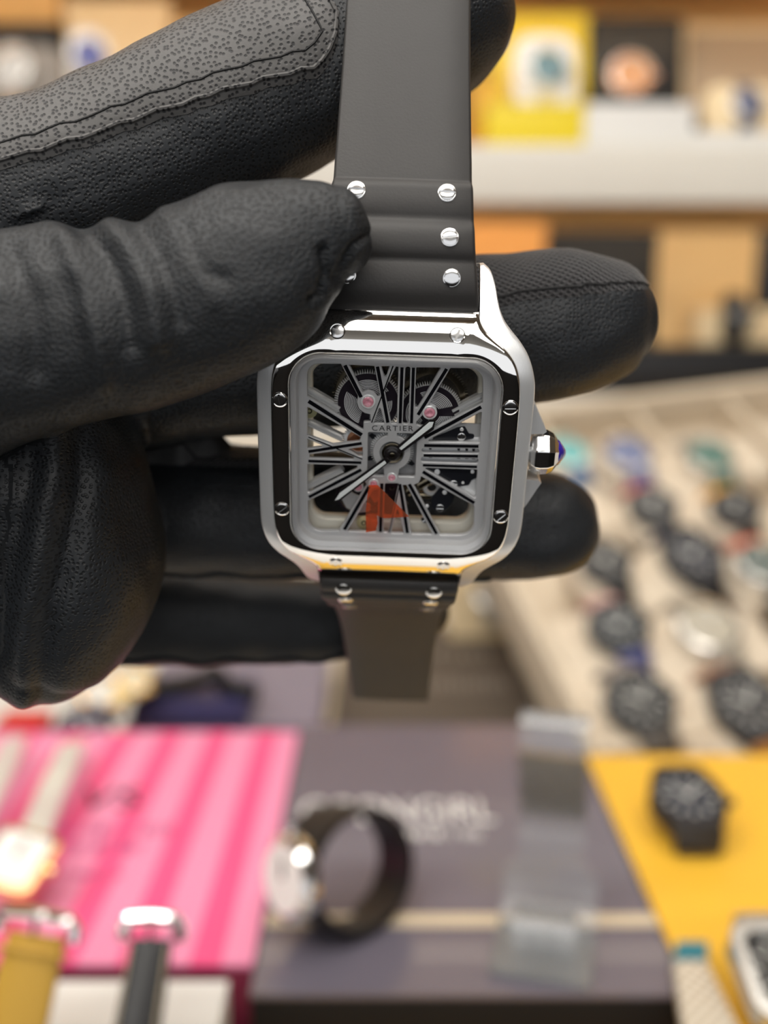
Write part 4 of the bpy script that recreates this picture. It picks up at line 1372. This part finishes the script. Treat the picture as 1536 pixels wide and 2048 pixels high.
def cushion(label, M, sx, sy, sz, mt='cushion_cream', group=None):
    """soft watch pillow, top centre at the origin of M"""
    b = MB(1.0); rows_ = []
    n = 28
    for q, zz in ((.55, -sz), (.9, -sz * .97), (1, -sz * .8), (1, -sz * .3), (.94, -sz * .08), (.75, 0), (.3, sz * .02)):
        rows_.append([(sx / 2 * q * math.copysign(abs(math.cos(a)) ** .5, math.cos(a)), sy / 2 * q * math.copysign(abs(math.sin(a)) ** .5, math.sin(a)), zz) for a in [2 * math.pi * k / n for k in range(n)]])
    b.grid(rows_, closed_u=True)
    b.f.append(tuple(range(n))[::-1]); b.m.append(0); b.f.append(tuple(6 * n + i for i in range(n))); b.m.append(0)
    o = b.build('watch_cushion', MAT[mt], None, M)
    return tag(o, label, 'cushion', group)


def stood_watch(label, px, py, Y, d, case, dial, ba, bb_=None, lean=14, yaw=0, base=None, pillow=None, **kw):
    """watch on a pillow, facing the viewer, leaning back"""
    p = at_y(px, py, Y)
    n = Vector((math.sin(math.radians(yaw)), -math.cos(math.radians(lean)), math.sin(math.radians(lean))))
    M = face_matrix(p, n, Vector((0, .3, 1)))
    o = display_watch(label, M, d, case, dial, ba, bb_, **kw)
    if pillow:
        q = M @ Matrix.Translation((0, 0, -d * .24))
        cushion(pillow[0], q, d * pillow[2], d * pillow[3], d * .62, pillow[1])
    return o


# upper shelf, right of the strap
open_box('presentation_box', 'open yellow presentation box standing on the upper shelf', 'card_yellow', 'card_yellow', 985, 38, 1165, 200, 1.02, .13, UP_Z1)
stood_watch('watch with round teal dial and white strap in the yellow box', 1096, 132, 1.05, .043, STEEL, (.10, .22, .26), (.75, .72, .66), lean=16, pillow=('pale pillow holding the teal dial watch', 'white_card', 1.5, 1.9))
shelf_box('carton', 'bright yellow carton on the front of the upper shelf', 'card_yellow', 975, 207, 1166, 330, .965, .05, UP_Z1)
shelf_box('amber_bottle_box', 'small amber carton beside the yellow presentation box', 'amber_card', 946, 152, 992, 300, 1.04, .03, UP_Z1)
open_box('presentation_box', 'open black presentation box beside the yellow one', 'card_black', 'card_black', 1160, 45, 1352, 205, 1.03, .13, UP_Z1)
stood_watch('watch with copper orange dial in the open black box', 1264, 148, 1.06, .045, ROSE, (.70, .30, .10), (.02, .02, .02), lean=16, bezel=((.8, .7, .66), .25, .8), pillow=('dark pillow under the copper dial watch', 'card_black', 1.3, 1.7))
shelf_box('white_plinth', 'long white plinth box in front of the black box', 'white_card', 1168, 206, 1384, 330, .968, .06, UP_Z1, cat='plinth')
open_box('presentation_box', 'open taupe presentation box at the right end of the upper shelf', 'card_cream', 'card_taupe', 1356, 58, 1560, 200, 1.03, .15, UP_Z1)
stood_watch('small dark blue watch on a cream pillow in the taupe box', 1496, 205, 1.01, .034, STEEL, (.04, .05, .14), (.06, .06, .1), lean=22, pillow=('cream pillow under the small dark blue watch', 'card_cream', 2.2, 1.6))
shelf_box('white_plinth', 'flat white plinth box under the taupe box', 'white_card', 1376, 262, 1600, 330, .962, .05, UP_Z1, cat='plinth')
# upper shelf, left of the hand
shelf_box('watch_box', 'black watch box at the left end of the upper shelf', 'card_black', -80, 48, 122, 200, 1.13, .07, UP_Z1)
stood_watch('silver watch on a grey pillow before the black box', 20, 135, 1.06, .040, STEEL, (.6, .58, .55), (.6, .58, .56), lean=18, band='metal', pillow=('grey pillow under the silver watch', 'grey_lining', 2.6, 1.6))
shelf_box('watch_box', 'pale tan carton behind the blue dial watch', 'card_cream', 128, 0, 345, 200, 1.13, .07, UP_Z1)
stood_watch('silver watch with violet blue dial before the tan carton', 178, 108, 1.04, .036, STEEL, (.05, .06, .30), (.6, .6, .62), lean=12, yaw=18, band='metal', pillow=('clear grey block under the violet dial watch', 'white_card', 1.1, 1.5))
shelf_box('watch_box', 'plain tan carton above the index finger', 'card_tan', 352, 42, 560, 200, 1.12, .08, UP_Z1)
shelf_box('watch_box', 'wide tan carton at the top left', 'wood_tan', -80, -60, 120, 46, 1.13, .06, None)
# lower shelf
shelf_box('watch_box', 'small orange carton on the lower shelf beside the strap', 'card_orange', 930, 446, 1084, 700, 1.06, .1, LO_Z1)
shelf_box('watch_box', 'tall black box on the lower shelf behind the middle finger', 'card_black', 1092, 462, 1306, 700, 1.08, .1, LO_Z1)
shelf_box('watch_box', 'tall tan box standing on the lower shelf', 'card_tan', 1318, 462, 1500, 700, 1.08, .1, LO_Z1)
shelf_box('watch_box', 'black box at the right edge of the lower shelf', 'card_black', 1516, 455, 1650, 700, 1.08, .1, LO_Z1)
shelf_box('display_plinth', 'low cream block in front of the tall tan box', 'card_cream', 1400, 618, 1560, 700, 1.035, .04, LO_Z1, cat='plinth')
stood_watch('small black watch before the tall tan box', 1478, 632, 1.02, .032, BLACKM, (.015, .015, .02), (.015, .015, .015), lean=10, pillow=('black pillow under the small black watch', 'card_black', .8, 1.4))
shelf_box('display_riser', 'long low black riser along the lower shelf', 'card_black', 1040, 694, 1700, 790, .955, .07, LO_Z1, cat='riser')

# ------------------------------------------------------------------ tilted cream tray full of watches
T0 = at_depth(1190, 1508, .56)
TN = Vector((0, -.467, 1)).normalized()
T1 = on_plane(1062, 1252, T0, TN)
tv = (T1 - T0).normalized(); tu = tv.cross(TN).normalized()
MT = Matrix(((tu.x, tv.x, TN.x, T0.x), (tu.y, tv.y, TN.y, T0.y), (tu.z, tv.z, TN.z, T0.z), (0, 0, 0, 1)))
tray = empty('watch_tray', MT)
tag(tray, 'large cream watch tray tilted towards the viewer, full of watches', 'tray')
TW, TL = .36, .365
b = MB(1.0); b.box(0, TW, 0, TL, -.045, -.038); b.build('tray_floor', MAT['tray_cream'], tray)
for a in ((0, .008, 0, TL), (TW - .008, TW, 0, TL), (.008, TW - .008, 0, .01), (.008, TW - .008, TL - .01, TL)):
    b = MB(1.0); b.box(*a, -.045, 0); b.build('tray_wall', MAT['tray_cream'], tray, bevel=.002)
for x in (.096, .184, .272):
    b = MB(1.0); b.box(x - .003, x + .003, .01, TL - .01, -.038, -.008); b.build('divider', MAT['tray_cream'], tray, bevel=.001)
for k, y0 in enumerate((.05, .15, .25)):
    pass
b = MB(1.0); b.box(.02, TW - .02, TL * .45, TL * .5, -.045 - .052, -.045); b.build('tray_prop', MAT['tray_cream'], tray)
NB = (.012, .012, .015)
for k, (px, py, d, case, dial, ba, bb_, shp, lb) in enumerate([
        (1138, 905, .036, STEEL, (.10, .42, .42), (.15, .55, .52), (.08, .16, .30), 'round', 'watch with turquoise strap beside the crown in the cream tray'),
        (1256, 905, .040, STEEL, (.10, .13, .28), (.72, .62, .52), (.12, .15, .30), 'round', 'watch with slate blue dial in the far row of the cream tray'),
        (1420, 910, .040, STEEL, (.02, .12, .09), (.35, .33, .3), (.02, .10, .08), 'round', 'watch with dark green dial in the far row of the cream tray'),
        (1306, 1008, .037, BLACKM, (.05, .05, .05), (.60, .10, .09), (.05, .05, .05), 'round', 'black watch with red upper strap in the cream tray'),
        (1472, 1012, .036, BLACKM, NB, (.85, .42, .02), (.05, .04, .03), 'round', 'black watch with amber yellow upper strap in the cream tray'),
        (1385, 1108, .043, BLACKM, (.012, .014, .025), (.05, .05, .13), NB, 'tonneau', 'large navy black barrel shaped watch in the middle of the tray'),
        (1530, 1125, .040, STEEL, (.06, .09, .08), (.62, .12, .07), (.05, .05, .05), 'round', 'steel watch with red strap at the right edge of the tray'),
        (1212, 1120, .036, BLACKM, (.03, .03, .03), (.16, .14, .12), (.03, .03, .03), 'round', 'dark watch beside the tip of the ring finger'),
        (1238, 1250, .040, BLACKM, (.02, .025, .03), (.55, .32, .30), (.06, .07, .20), 'round', 'black watch with navy lower strap near the tray corner'),
        (1418, 1250, .042, STEEL, (.40, .36, .28), (.34, .30, .24), (.30, .27, .22), 'round', 'steel watch with grey champagne dial in the cream tray'),
        (1282, 1400, .042, BLACKM, (.02, .02, .02), (.25, .22, .2), (.10, .09, .08), 'round', 'black round watch in the near row of the cream tray'),
        (1495, 1405, .044, BLACKM, (.018, .018, .02), (.38, .17, .09), (.42, .19, .05), 'tonneau', 'black watch with brown strap in the near row of the tray')]):
    p = on_plane(px, py, T0 + TN * .012, TN)
    M = face_matrix(p, TN + Vector((0, -.22, .0)), tv + tu * -.1)
    display_watch(lb, M, d, case, dial, ba, bb_, shape=shp, group='watches in the cream tray')
    cushion('cream pillow in the tray under the ' + lb.split(' in the')[0].split(' at the')[0].split(' beside')[0].split(' near')[0], M @ Matrix.Translation((0, 0, -d * .25)), d * 1.25, d * 1.28, d * .72, group='pillows in the cream tray')
# empty pillows between them
for k, (px, py, lb) in enumerate([(1335, 940, 'empty cream pillow between the slate blue and green watches'), (1190, 1010, 'empty cream pillow beside the red strapped watch'), (1390, 1010, 'empty cream pillow between the red and amber strapped watches'), (1490, 905, 'empty cream pillow right of the dark green watch'), (1300, 1160, 'empty cream pillow left of the large navy watch'), (1330, 1290, 'empty cream pillow between the black and champagne watches'), (1380, 1420, 'empty cream pillow between the two near black watches'), (1490, 1270, 'empty cream pillow right of the champagne watch'), (1165, 1290, 'empty cream pillow at the left wall of the tray'), (1195, 1390, 'empty cream pillow at the near left corner of the tray')]):
    p = on_plane(px, py, T0 + TN * -.004, TN)
    cushion(lb, face_matrix(p, TN, tv), .034, .060, .026, group='empty pillows in the cream tray')

# ------------------------------------------------------------------ boxes on the counter
TOP_Z = CAM.z - 0.22


def flat_box(name, label, x0, x1, y0, y1, z0, z1, mt, cat='box', side=None, lidh=.35, rot=0):
    o = empty(name, Matrix.Translation(((x0 + x1) / 2, (y0 + y1) / 2, z0)) @ Matrix.Rotation(rot, 4, 'Z'))
    tag(o, label, cat)
    w, l, h = (x1 - x0) / 2, (y1 - y0) / 2, z1 - z0
    b = MB(1.0); b.box(-w, w, -l, l, 0, h * (1 - lidh)); b.build('box_base', MAT[side or mt], o, bevel=.0015)
    b = MB(1.0); b.box(-w - .001, w + .001, -l - .001, l + .001, h * (1 - lidh), h - .0015); b.build('lid_side', MAT[side or mt], o, bevel=.001)
    b = MB(1.0); b.box(-w - .001, w + .001, -l - .001, l + .001, h - .0015, h); b.build('lid_top', MAT[mt], o)
    return o, h


def print_marks(o, h, x, y, w, n, hh, mt, name='printed_lettering'):
    """line of print too blurred to read: upright strokes"""
    b = MB(1.0)
    g = np.random.default_rng(int(abs(x * 1e4) + n))
    for k in range(n):
        cx = x + w * (k + .5) / n; q = w / n
        b.box(cx - q * .36, cx - q * .2, y - hh / 2, y + hh / 2, h, h + .0002)
        if g.random() < .75: b.box(cx - q * .2, cx + q * .3, y + (hh * .32 if g.random() < .5 else -hh * .5), y + (hh * .5 if g.random() < .5 else hh * .36), h, h + .0002)
        if g.random() < .7: b.box(cx + q * .16, cx + q * .34, y - hh / 2, y + hh * .4, h, h + .0002)
    return b.build(name, MAT[mt], o, smooth=False)


# pink striped box
A = at_z(515, 1925, TOP_Z); Bp = at_z(575, 1465, TOP_Z)
px1 = (A.x + Bp.x) / 2 + .001
pk, h = flat_box('gift_box', 'pink striped gift box with crimson sides on the counter', px1 - .26, px1, A.y, Bp.y, COUNTER_Z, TOP_Z, 'pink_stripes', side='crimson')
cxp, cyp = px1 - .13, (A.y + Bp.y) / 2
e = at_z(222, 1600, TOP_Z)
tm = text_mesh('VS', .028, .0001); tm.transform(Matrix.Translation((e.x - cxp, e.y - cyp, h + .0003))); link_mesh('printed_emblem', tm, MAT['plum_print'], pk)
for py, xa, xb, n, hh in ((1660, 100, 350, 11, .008), (1695, 95, 300, 9, .008), (1750, 90, 245, 12, .004)):
    a, c = at_z(xa, py, TOP_Z), at_z(xb, py, TOP_Z)
    print_marks(pk, h, a.x - cxp, a.y - cyp, c.x - a.x, n, hh, 'rose_print')

# slate box with pale lettering
gx0, gx1 = px1 + .003, .0985
y0 = at_z(900, 1985, TOP_Z).y; y1 = at_z(900, 1452, TOP_Z).y
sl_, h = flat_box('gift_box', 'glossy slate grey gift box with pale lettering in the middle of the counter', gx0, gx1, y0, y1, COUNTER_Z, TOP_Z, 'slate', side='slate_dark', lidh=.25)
cxs, cys = (gx0 + gx1) / 2, (y0 + y1) / 2
ys = at_z(900, 1842, TOP_Z).y - cys
b = MB(1.0); b.box(gx0 - cxs, gx1 - cxs, ys - .0035, ys + .0035, h - .0005, h + .0006); b.build('gold_band', MAT['gold_strip'], sl_)
a, c = at_z(600, 1625, TOP_Z), at_z(985, 1625, TOP_Z)
tm = text_mesh('CODNGIRL', .029, .0001, space=1.0)
wd = max(v.co.x for v in tm.vertices) - min(v.co.x for v in tm.vertices)
tm.transform(Matrix.Translation(((a.x + c.x) / 2 - cxs, a.y - cys, h + .0003)) @ Matrix.Diagonal(((c.x - a.x) / wd, 1, 1, 1)))
link_mesh('printed_lettering', tm, MAT['pale_print'], sl_)
a, c = at_z(810, 1668, TOP_Z), at_z(975, 1668, TOP_Z)
print_marks(sl_, h, a.x - cxs, a.y - cys, c.x - a.x, 9, .007, 'pale_print')

# mustard yellow box on the right
a = at_z(1195, 1512, TOP_Z)
yb, h = flat_box('gift_box', 'mustard yellow box at the right front of the counter', .0995, .36, at_z(1300, 2200, TOP_Z).y, a.y, COUNTER_Z, TOP_Z, 'mustard')
ybc = Vector(((.0995 + .36) / 2, (at_z(1300, 2200, TOP_Z).y + a.y) / 2, 0))
p = at_z(1376, 1592, TOP_Z + .018)
display_watch('navy black watch with navy strap lying on the mustard box', face_matrix(p, Vector((0, -.25, 1)), Vector((0, 1, 0))), .034, BLACKM, (.014, .018, .03), (.06, .06, .17), (.012, .014, .02), shape='tonneau', drop=.2, wide=.6, lug=.3)
p = at_z(1585, 1940, TOP_Z + .02)
display_watch('steel watch with black dial at the right edge on the mustard box', face_matrix(p, Vector((0, -.3, 1)), Vector((0, 1, 0))), .034, STEEL, (.012, .012, .012), (.55, .53, .5), None, shape='square', drop=.3, band='metal')
# woven pouch with a teal tab leaning on the mustard box
po = empty('woven_pouch', Matrix.Translation((0, 0, 0)))
q = [at_z(1345, 1935, TOP_Z + .003), at_z(1412, 1935, TOP_Z + .003), at_z(1500, 2120, TOP_Z + .003), at_z(1372, 2120, TOP_Z + .003)]
cc = sum(q, Vector()) / 4
po.matrix_world = Matrix.Translation(cc)
tag(po, 'white woven pouch with teal tab lying on the mustard box', 'pouch')
b = MB(1.0); b.prism([(v.x - cc.x, v.y - cc.y) for v in q], -.003, .003); b.build('pouch_body', MAT['woven_white'], po, bevel=.001)
q = [at_z(1352, 1900, TOP_Z + .003), at_z(1414, 1900, TOP_Z + .003), at_z(1414, 1934, TOP_Z + .003), at_z(1346, 1934, TOP_Z + .003)]
b = MB(1.0); b.prism([(v.x - cc.x, v.y - cc.y) for v in q], -.0028, .0034); b.build('pouch_tab', MAT['teal_card'], po)

lb_, h = flat_box('gift_box', 'low mustard box under the watch, mirrored in the lower bezel edge', -.07, .092, .205, .272, COUNTER_Z, CAM.z - .258, 'mustard')
# boxes further back
Z2 = CAM.z - .25
Z3 = CAM.z - .275
y0, y1 = at_z(900, 1448, Z3).y, at_z(900, 1252, Z3).y
x0, x1 = at_z(668, 1448, Z3).x, at_z(1085, 1448, Z3).x
tb, h = flat_box('gift_box', 'dark taupe gift box with dim lettering behind the slate box', x0, x1, y0, y1, COUNTER_Z, Z3, 'taupe_dark')
tcx, tcy = (x0 + x1) / 2, (y0 + y1) / 2
for py, xa, xb, n, hh in ((1312, 865, 985, 3, .022), (1368, 850, 1020, 5, .022)):
    a, c = at_z(xa, py, Z3), at_z(xb, py, Z3)
    print_marks(tb, h, a.x - tcx, a.y - tcy, c.x - a.x, n, hh, 'dim_print')
b = MB(1.0); b.box(x0 - tcx - .006, x0 - tcx - .001, y0 - tcy, y1 - tcy, h * .3, h); b.build('cream_trim', MAT['gold_strip'], tb)
x0l, x1l = at_z(255, 1440, Z2).x, at_z(636, 1440, Z2).x
lv, h = flat_box('gift_box', 'lavender grey gift box behind the pink striped box', x0l, x1l, at_z(400, 1452, Z2).y, at_z(400, 1290, Z2).y, COUNTER_Z, Z2, 'lavender')
a, c = at_z(270, 1440, Z2), at_z(512, 1404, Z2)
o = empty('navy_case', Matrix.Translation(((a.x + c.x) / 2, (a.y + c.y) / 2, Z2))); tag(o, 'flat navy case on the lavender box', 'case')
w, l = (c.x - a.x) / 2, (c.y - a.y) / 2 + .012
b = MB(1.0); b.box(-w, w, -l, l, 0, .008); b.build('case_half', MAT['navy_card'], o, bevel=.002)
b = MB(1.0); b.box(-w, w, -l, l, .008, .014); b.build('case_lid', MAT['navy_card'], o, bevel=.002)
b = MB(1.0)
pp = [at_z(270, 1385, Z2 + .02), at_z(340, 1372, Z2 + .02), at_z(400, 1360, Z2 + .025), at_z(430, 1345, Z2 + .03), at_z(455, 1372, Z2 + .02), at_z(510, 1385, Z2 + .018)]
cc = sum(pp, Vector()) / 6
b.tube([tuple(v - cc) for v in [Vector(q_) for q_ in catmull([tuple(v) for v in pp], 24)]], .007, 10, flat=.8)
o = b.build('strap_coil', MAT['card_black'], None, Matrix.Translation(cc)); tag(o, 'black leather strap draped on the navy case', 'strap')
# small watches peeping out under the palm
p = at_z(205, 1385, Z2 + .03)
display_watch('white gold toned watch with navy strap under the gloved palm', face_matrix(p, Vector((.1, -.4, 1)), Vector((.3, 1, 0))), .028, GOLD, (.75, .72, .66), (.6, .48, .25), (.04, .04, .12), drop=.5)
p = at_z(268, 1358, Z2 + .035)
display_watch('pale gold dress watch half hidden under the palm', face_matrix(p, Vector((.3, -.5, 1)), Vector((.3, 1, 0))), .022, GOLD, (.75, .65, .45), (.62, .5, .2), None, drop=.5)
p = at_z(165, 1452, Z2 + .03)
display_watch('plum black watch between pink box and palm', face_matrix(p, Vector((0, -.4, 1)), Vector((.3, 1, 0))), .03, BLACKM, (.04, .03, .06), (.05, .02, .06), (.04, .04, .10), drop=.5)
p = at_z(45, 1440, Z2 + .02)
o, h = flat_box('jewel_box', 'small red box peeping out below the palm', p.x - .012, p.x + .012, p.y - .01, p.y + .012, COUNTER_Z, Z2 + .02, 'card_red')
# cream block left of the tray
p0 = at_z(905, 1245, Z2); 
o = shelf_box('display_plinth', 'cream display block behind the taupe box', 'card_cream', 900, 1168, 1070, 1250, .79, .05, COUNTER_Z, cat='plinth')
stood_watch('small grey watch on the cream display block', 985, 1188, .775, .03, STEEL, (.2, .19, .17), (.3, .28, .24), lean=45, drop=.4)

# ------------------------------------------------------------------ things standing on the slate box
# black strapped watch on its side: loop of strap with a silver head
S_Z = TOP_Z
c0 = at_z(716, 1852, S_Z)
lw = empty('wristwatch', Matrix.Translation(c0) @ Matrix.Rotation(math.radians(38), 4, 'Z'))
tag(lw, 'silver watch with black strap closed in a loop on the slate box', 'watch')
tilt = Matrix.Translation((0, .006, .0205)) @ Matrix.Rotation(math.radians(12), 4, 'Y') @ Matrix.Rotation(math.radians(74), 4, 'X') @ Matrix.Scale(.80, 4)
rows_ = []
for k in range(49):
    a = 2 * math.pi * k / 48
    cx_, cy_ = .027 * math.cos(a), .024 * math.sin(a)
    nx, ny = math.cos(a), math.sin(a)
    wd = .0125 + .0015 * math.cos(a - math.pi)
    rows_.append([(cx_ + nx * e_, cy_ + ny * e_, z_) for e_, z_ in ((0, -wd), (.003, -wd), (.0034, 0), (.003, wd), (0, wd))])
b = MB(1.0); b.grid(rows_, closed_u=True); b.build('strap', MAT['card_black'], lw, tilt)
b = MB(1.0); b.lathe([(.0165, 0), (.0185, .002), (.0185, .006), (.0150, .0085), (.014, .0085)], 32); hd = b.build('case', MAT['polished_edge'], lw, tilt @ Matrix.Translation((-.0265, 0, 0)) @ Matrix.Rotation(math.radians(-90), 4, 'Y'))
b = MB(1.0); b.lathe([(.0146, .0082), (.0146, .0087)], 28); b.build('dial', MAT['white_card'], hd, smooth=False)
b = MB(1.0); b.box(-.001, .001, 0, .009, .0088, .0092); b.build('minute_hand', MAT['card_black'], hd, smooth=False)
b = MB(1.0); b.lathe([(.0015, .0175), (.0024, .0190), (.0024, .0213)], 12, 'y', c=(0, 0, .004)); b.build('crown', MAT['polished_edge'], hd)

# clear acrylic stand, S-shaped sheet
p0 = at_z(1080, 1962, S_Z)
st_ = empty('watch_stand', Matrix.Translation(p0) @ Matrix.Rotation(math.radians(-14), 4, 'Z') @ Matrix.Scale(.88, 4)); tag(st_, 'clear bent acrylic watch stand at the right of the slate box', 'stand')
prof_ = catmull([(-.002, .002), (.016, .003), (.034, .004), (.041, .018), (.040, .045), (.030, .070), (.026, .082), (.032, .092), (.036, .088)], 40)
rows_ = []
for i, (yy, zz) in enumerate(prof_):
    t = prof_[min(i + 1, 39)] - prof_[max(i - 1, 0)]; t /= np.linalg.norm(t); nn = np.array((-t[1], t[0])) * .0013
    w_ = .019 if i < 16 else .013
    rows_.append([(-w_, yy - nn[0], zz - nn[1]), (w_, yy - nn[0], zz - nn[1]), (w_, yy + nn[0], zz + nn[1]), (-w_, yy + nn[0], zz + nn[1])])
b = MB(1.0); b.grid(rows_, closed_u=True)
b.f += [(0, 1, 2, 3), tuple(39 * 4 + i for i in range(4))]; b.m += [0, 0]
b.build('bent_sheet', MAT['acrylic'], st_)
b = MB(1.0); rows_ = [[(x * .012, .010 + .010 * math.cos(a), .012 + .010 * math.sin(a)) for x in (-1, 1)] for a in np.linspace(-1.4, 2.6, 20)]
rows2 = [[(x * .012, .010 + .0085 * math.cos(a), .012 + .0085 * math.sin(a)) for x in (1, -1)] for a in np.linspace(-1.4, 2.6, 20)]
b.grid([r_ + s_ for r_, s_ in zip(rows_, rows2)], closed_u=True); b.build('front_curl', MAT['acrylic'], st_)

# ------------------------------------------------------------------ watches in the near left corner
F_Z = CAM.z - .22
cr = at_z(250, 2010, F_Z)
o, h = flat_box('white_card_box', 'flat white box at the bottom left in front of the pink box', at_z(-80, 2010, F_Z).x, at_z(440, 2010, F_Z).x, at_z(250, 2300, F_Z).y, at_z(250, 1966, F_Z).y, COUNTER_Z, F_Z, 'white_card')


def buckled_strap(label, mt, p_top, p_bot, w, stitch=None, buckle='polished_edge', keeper=True):
    o = empty('watch_strap', Matrix.Translation(p_bot)); tag(o, label, 'strap')
    a = Vector(p_top) - Vector(p_bot); L = a.length; a.normalize()
    nn = Vector((0, -.5, .86)); s = a.cross(nn).normalized(); nn = s.cross(a).normalized()
    M = Matrix(((s.x, a.x, nn.x, 0), (s.y, a.y, nn.y, 0), (s.z, a.z, nn.z, 0), (0, 0, 0, 1)))
    b = MB(1.0); b.grid([[(x * w / 2 * (1 - .1 * k), L * k, z) for x, z in ((-1, -.002), (-1, .0005), (-.8, .0016), (0, .0022), (.8, .0016), (1, .0005), (1, -.002))] for k in np.linspace(0, 1, 12)], closed_u=True)
    b.f += [tuple(range(7)), tuple(77 + i for i in range(7))]; b.m += [0, 0]
    b.build('strap_band', MAT[mt], o, M)
    if keeper:
        b = MB(1.0); b.box(-w * .56, w * .56, L * .80, L * .86, -.003, .0036); b.build('keeper', MAT[mt], o, M, bevel=.001)
    b = MB(1.0); W_ = w * .62
    b.tube([(-W_, L * .98, .001), (-W_, L * 1.12, .002), (-W_ * .85, L * 1.18, .003), (0, L * 1.2, .0035), (W_ * .85, L * 1.18, .003), (W_, L * 1.12, .002), (W_, L * .98, .001)], .0021, 8)
    bk = b.build('buckle', MAT[buckle], o, M)
    b = MB(1.0); b.tube([(0, L * .98, .002), (0, L * 1.19, .005)], .0009, 6); b.build('prong', MAT[buckle], o, M)
    if stitch:
        for sx in (-1, 1):
            b = MB(1.0)
            for k in range(26):
                y_ = L * (.02 + .92 * k / 26); b.box(sx * w * .40 - .0003, sx * w * .40 + .0003, y_, y_ + L * .02, .0012, .0024)
            b.build('stitching', MAT[stitch], o, M, smooth=False)
    return o


buckled_strap('mustard leather watch strap with silver buckle at the bottom left', 'ochre_leather', at_z(74, 1868, F_Z + .035), at_z(20, 2080, F_Z + .012), .019)
buckled_strap('black stitched leather watch strap with dark buckle on the white box', 'card_black', at_z(303, 1880, F_Z + .03), at_z(268, 2090, F_Z + .012), .0135, stitch='gold_strip', keeper=False, buckle='polished_edge')


def bracelet(label, pts, w, n, head=None):
    o = empty('bracelet_watch', Matrix.Translation(pts[0])); tag(o, label, 'watch')
    C = catmull([tuple(Vector(p_) - Vector(pts[0])) for p_ in pts], n)
    me_ = MB(1.0); me_.box(-w / 2, w / 2, -.0018, .0018, -.0014, .0014); lm = me_.mesh('bracelet_link')
    bm_ = bmesh.new(); bm_.from_mesh(lm); bmesh.ops.bevel(bm_, geom=bm_.edges[:], offset=.0006, segments=2, affect='EDGES'); bm_.to_mesh(lm); bm_.free()
    lm.materials.append(MAT['link_steel'])
    for i in range(n):
        t = Vector(C[min(i + 1, n - 1)] - C[max(i - 1, 0)]).normalized()
        s = t.cross(Vector((0, -.4, .9))).normalized(); nn = s.cross(t)
        link_mesh('bracelet_link', lm, None, o, Matrix(((s.x, t.x, nn.x, C[i][0]), (s.y, t.y, nn.y, C[i][1]), (s.z, t.z, nn.z, C[i][2]), (0, 0, 0, 1))))
    if head:
        M = face_matrix(Vector(head) - Vector(pts[0]), Vector((.1, -.35, 1)), Vector((.2, 1, 0)))
        oc = rrect(.0125, .0135, .004, 6)
        b = MB(1.0); b.prism(oc, -.005, 0); b.build('case', MAT['link_gold'], o, M, bevel=.0012)
        b = MB(1.0); b.prism([(x * .8, y * .8) for x, y in oc], 0, .0006); dl = b.build('dial', MAT['white_card'], o, M)
        b = MB(1.0); b.box(-.0005, .0005, 0, .008, .0007, .0011); b.build('minute_hand', MAT['card_black'], dl, smooth=False)
        b = MB(1.0); b.lathe([(.0016, .012), (.0024, .0132), (.0022, .0155)], 12, 'x', c=(0, 0, -.002)); b.build('crown', MAT['link_gold'], o, M)
    return o


mat('link_steel', (.74, .72, .66), .35, .25); mat('link_gold', (.85, .6, .28), .22, 1.0)
PZ = TOP_Z + .016
bracelet('gold cased watch with silver link bracelet lying on the pink striped box', [at_z(40, 1720, PZ), at_z(72, 1660, PZ + .002), at_z(100, 1590, PZ), at_z(125, 1535, PZ), at_z(145, 1490, PZ - .006)], .0125, 26, at_z(30, 1715, PZ + .004))
bracelet('silver link bracelet watch at the left edge on the pink box', [at_z(-60, 1660, PZ), at_z(-30, 1600, PZ + .002), at_z(0, 1545, PZ), at_z(28, 1482, PZ - .004)], .0125, 20)
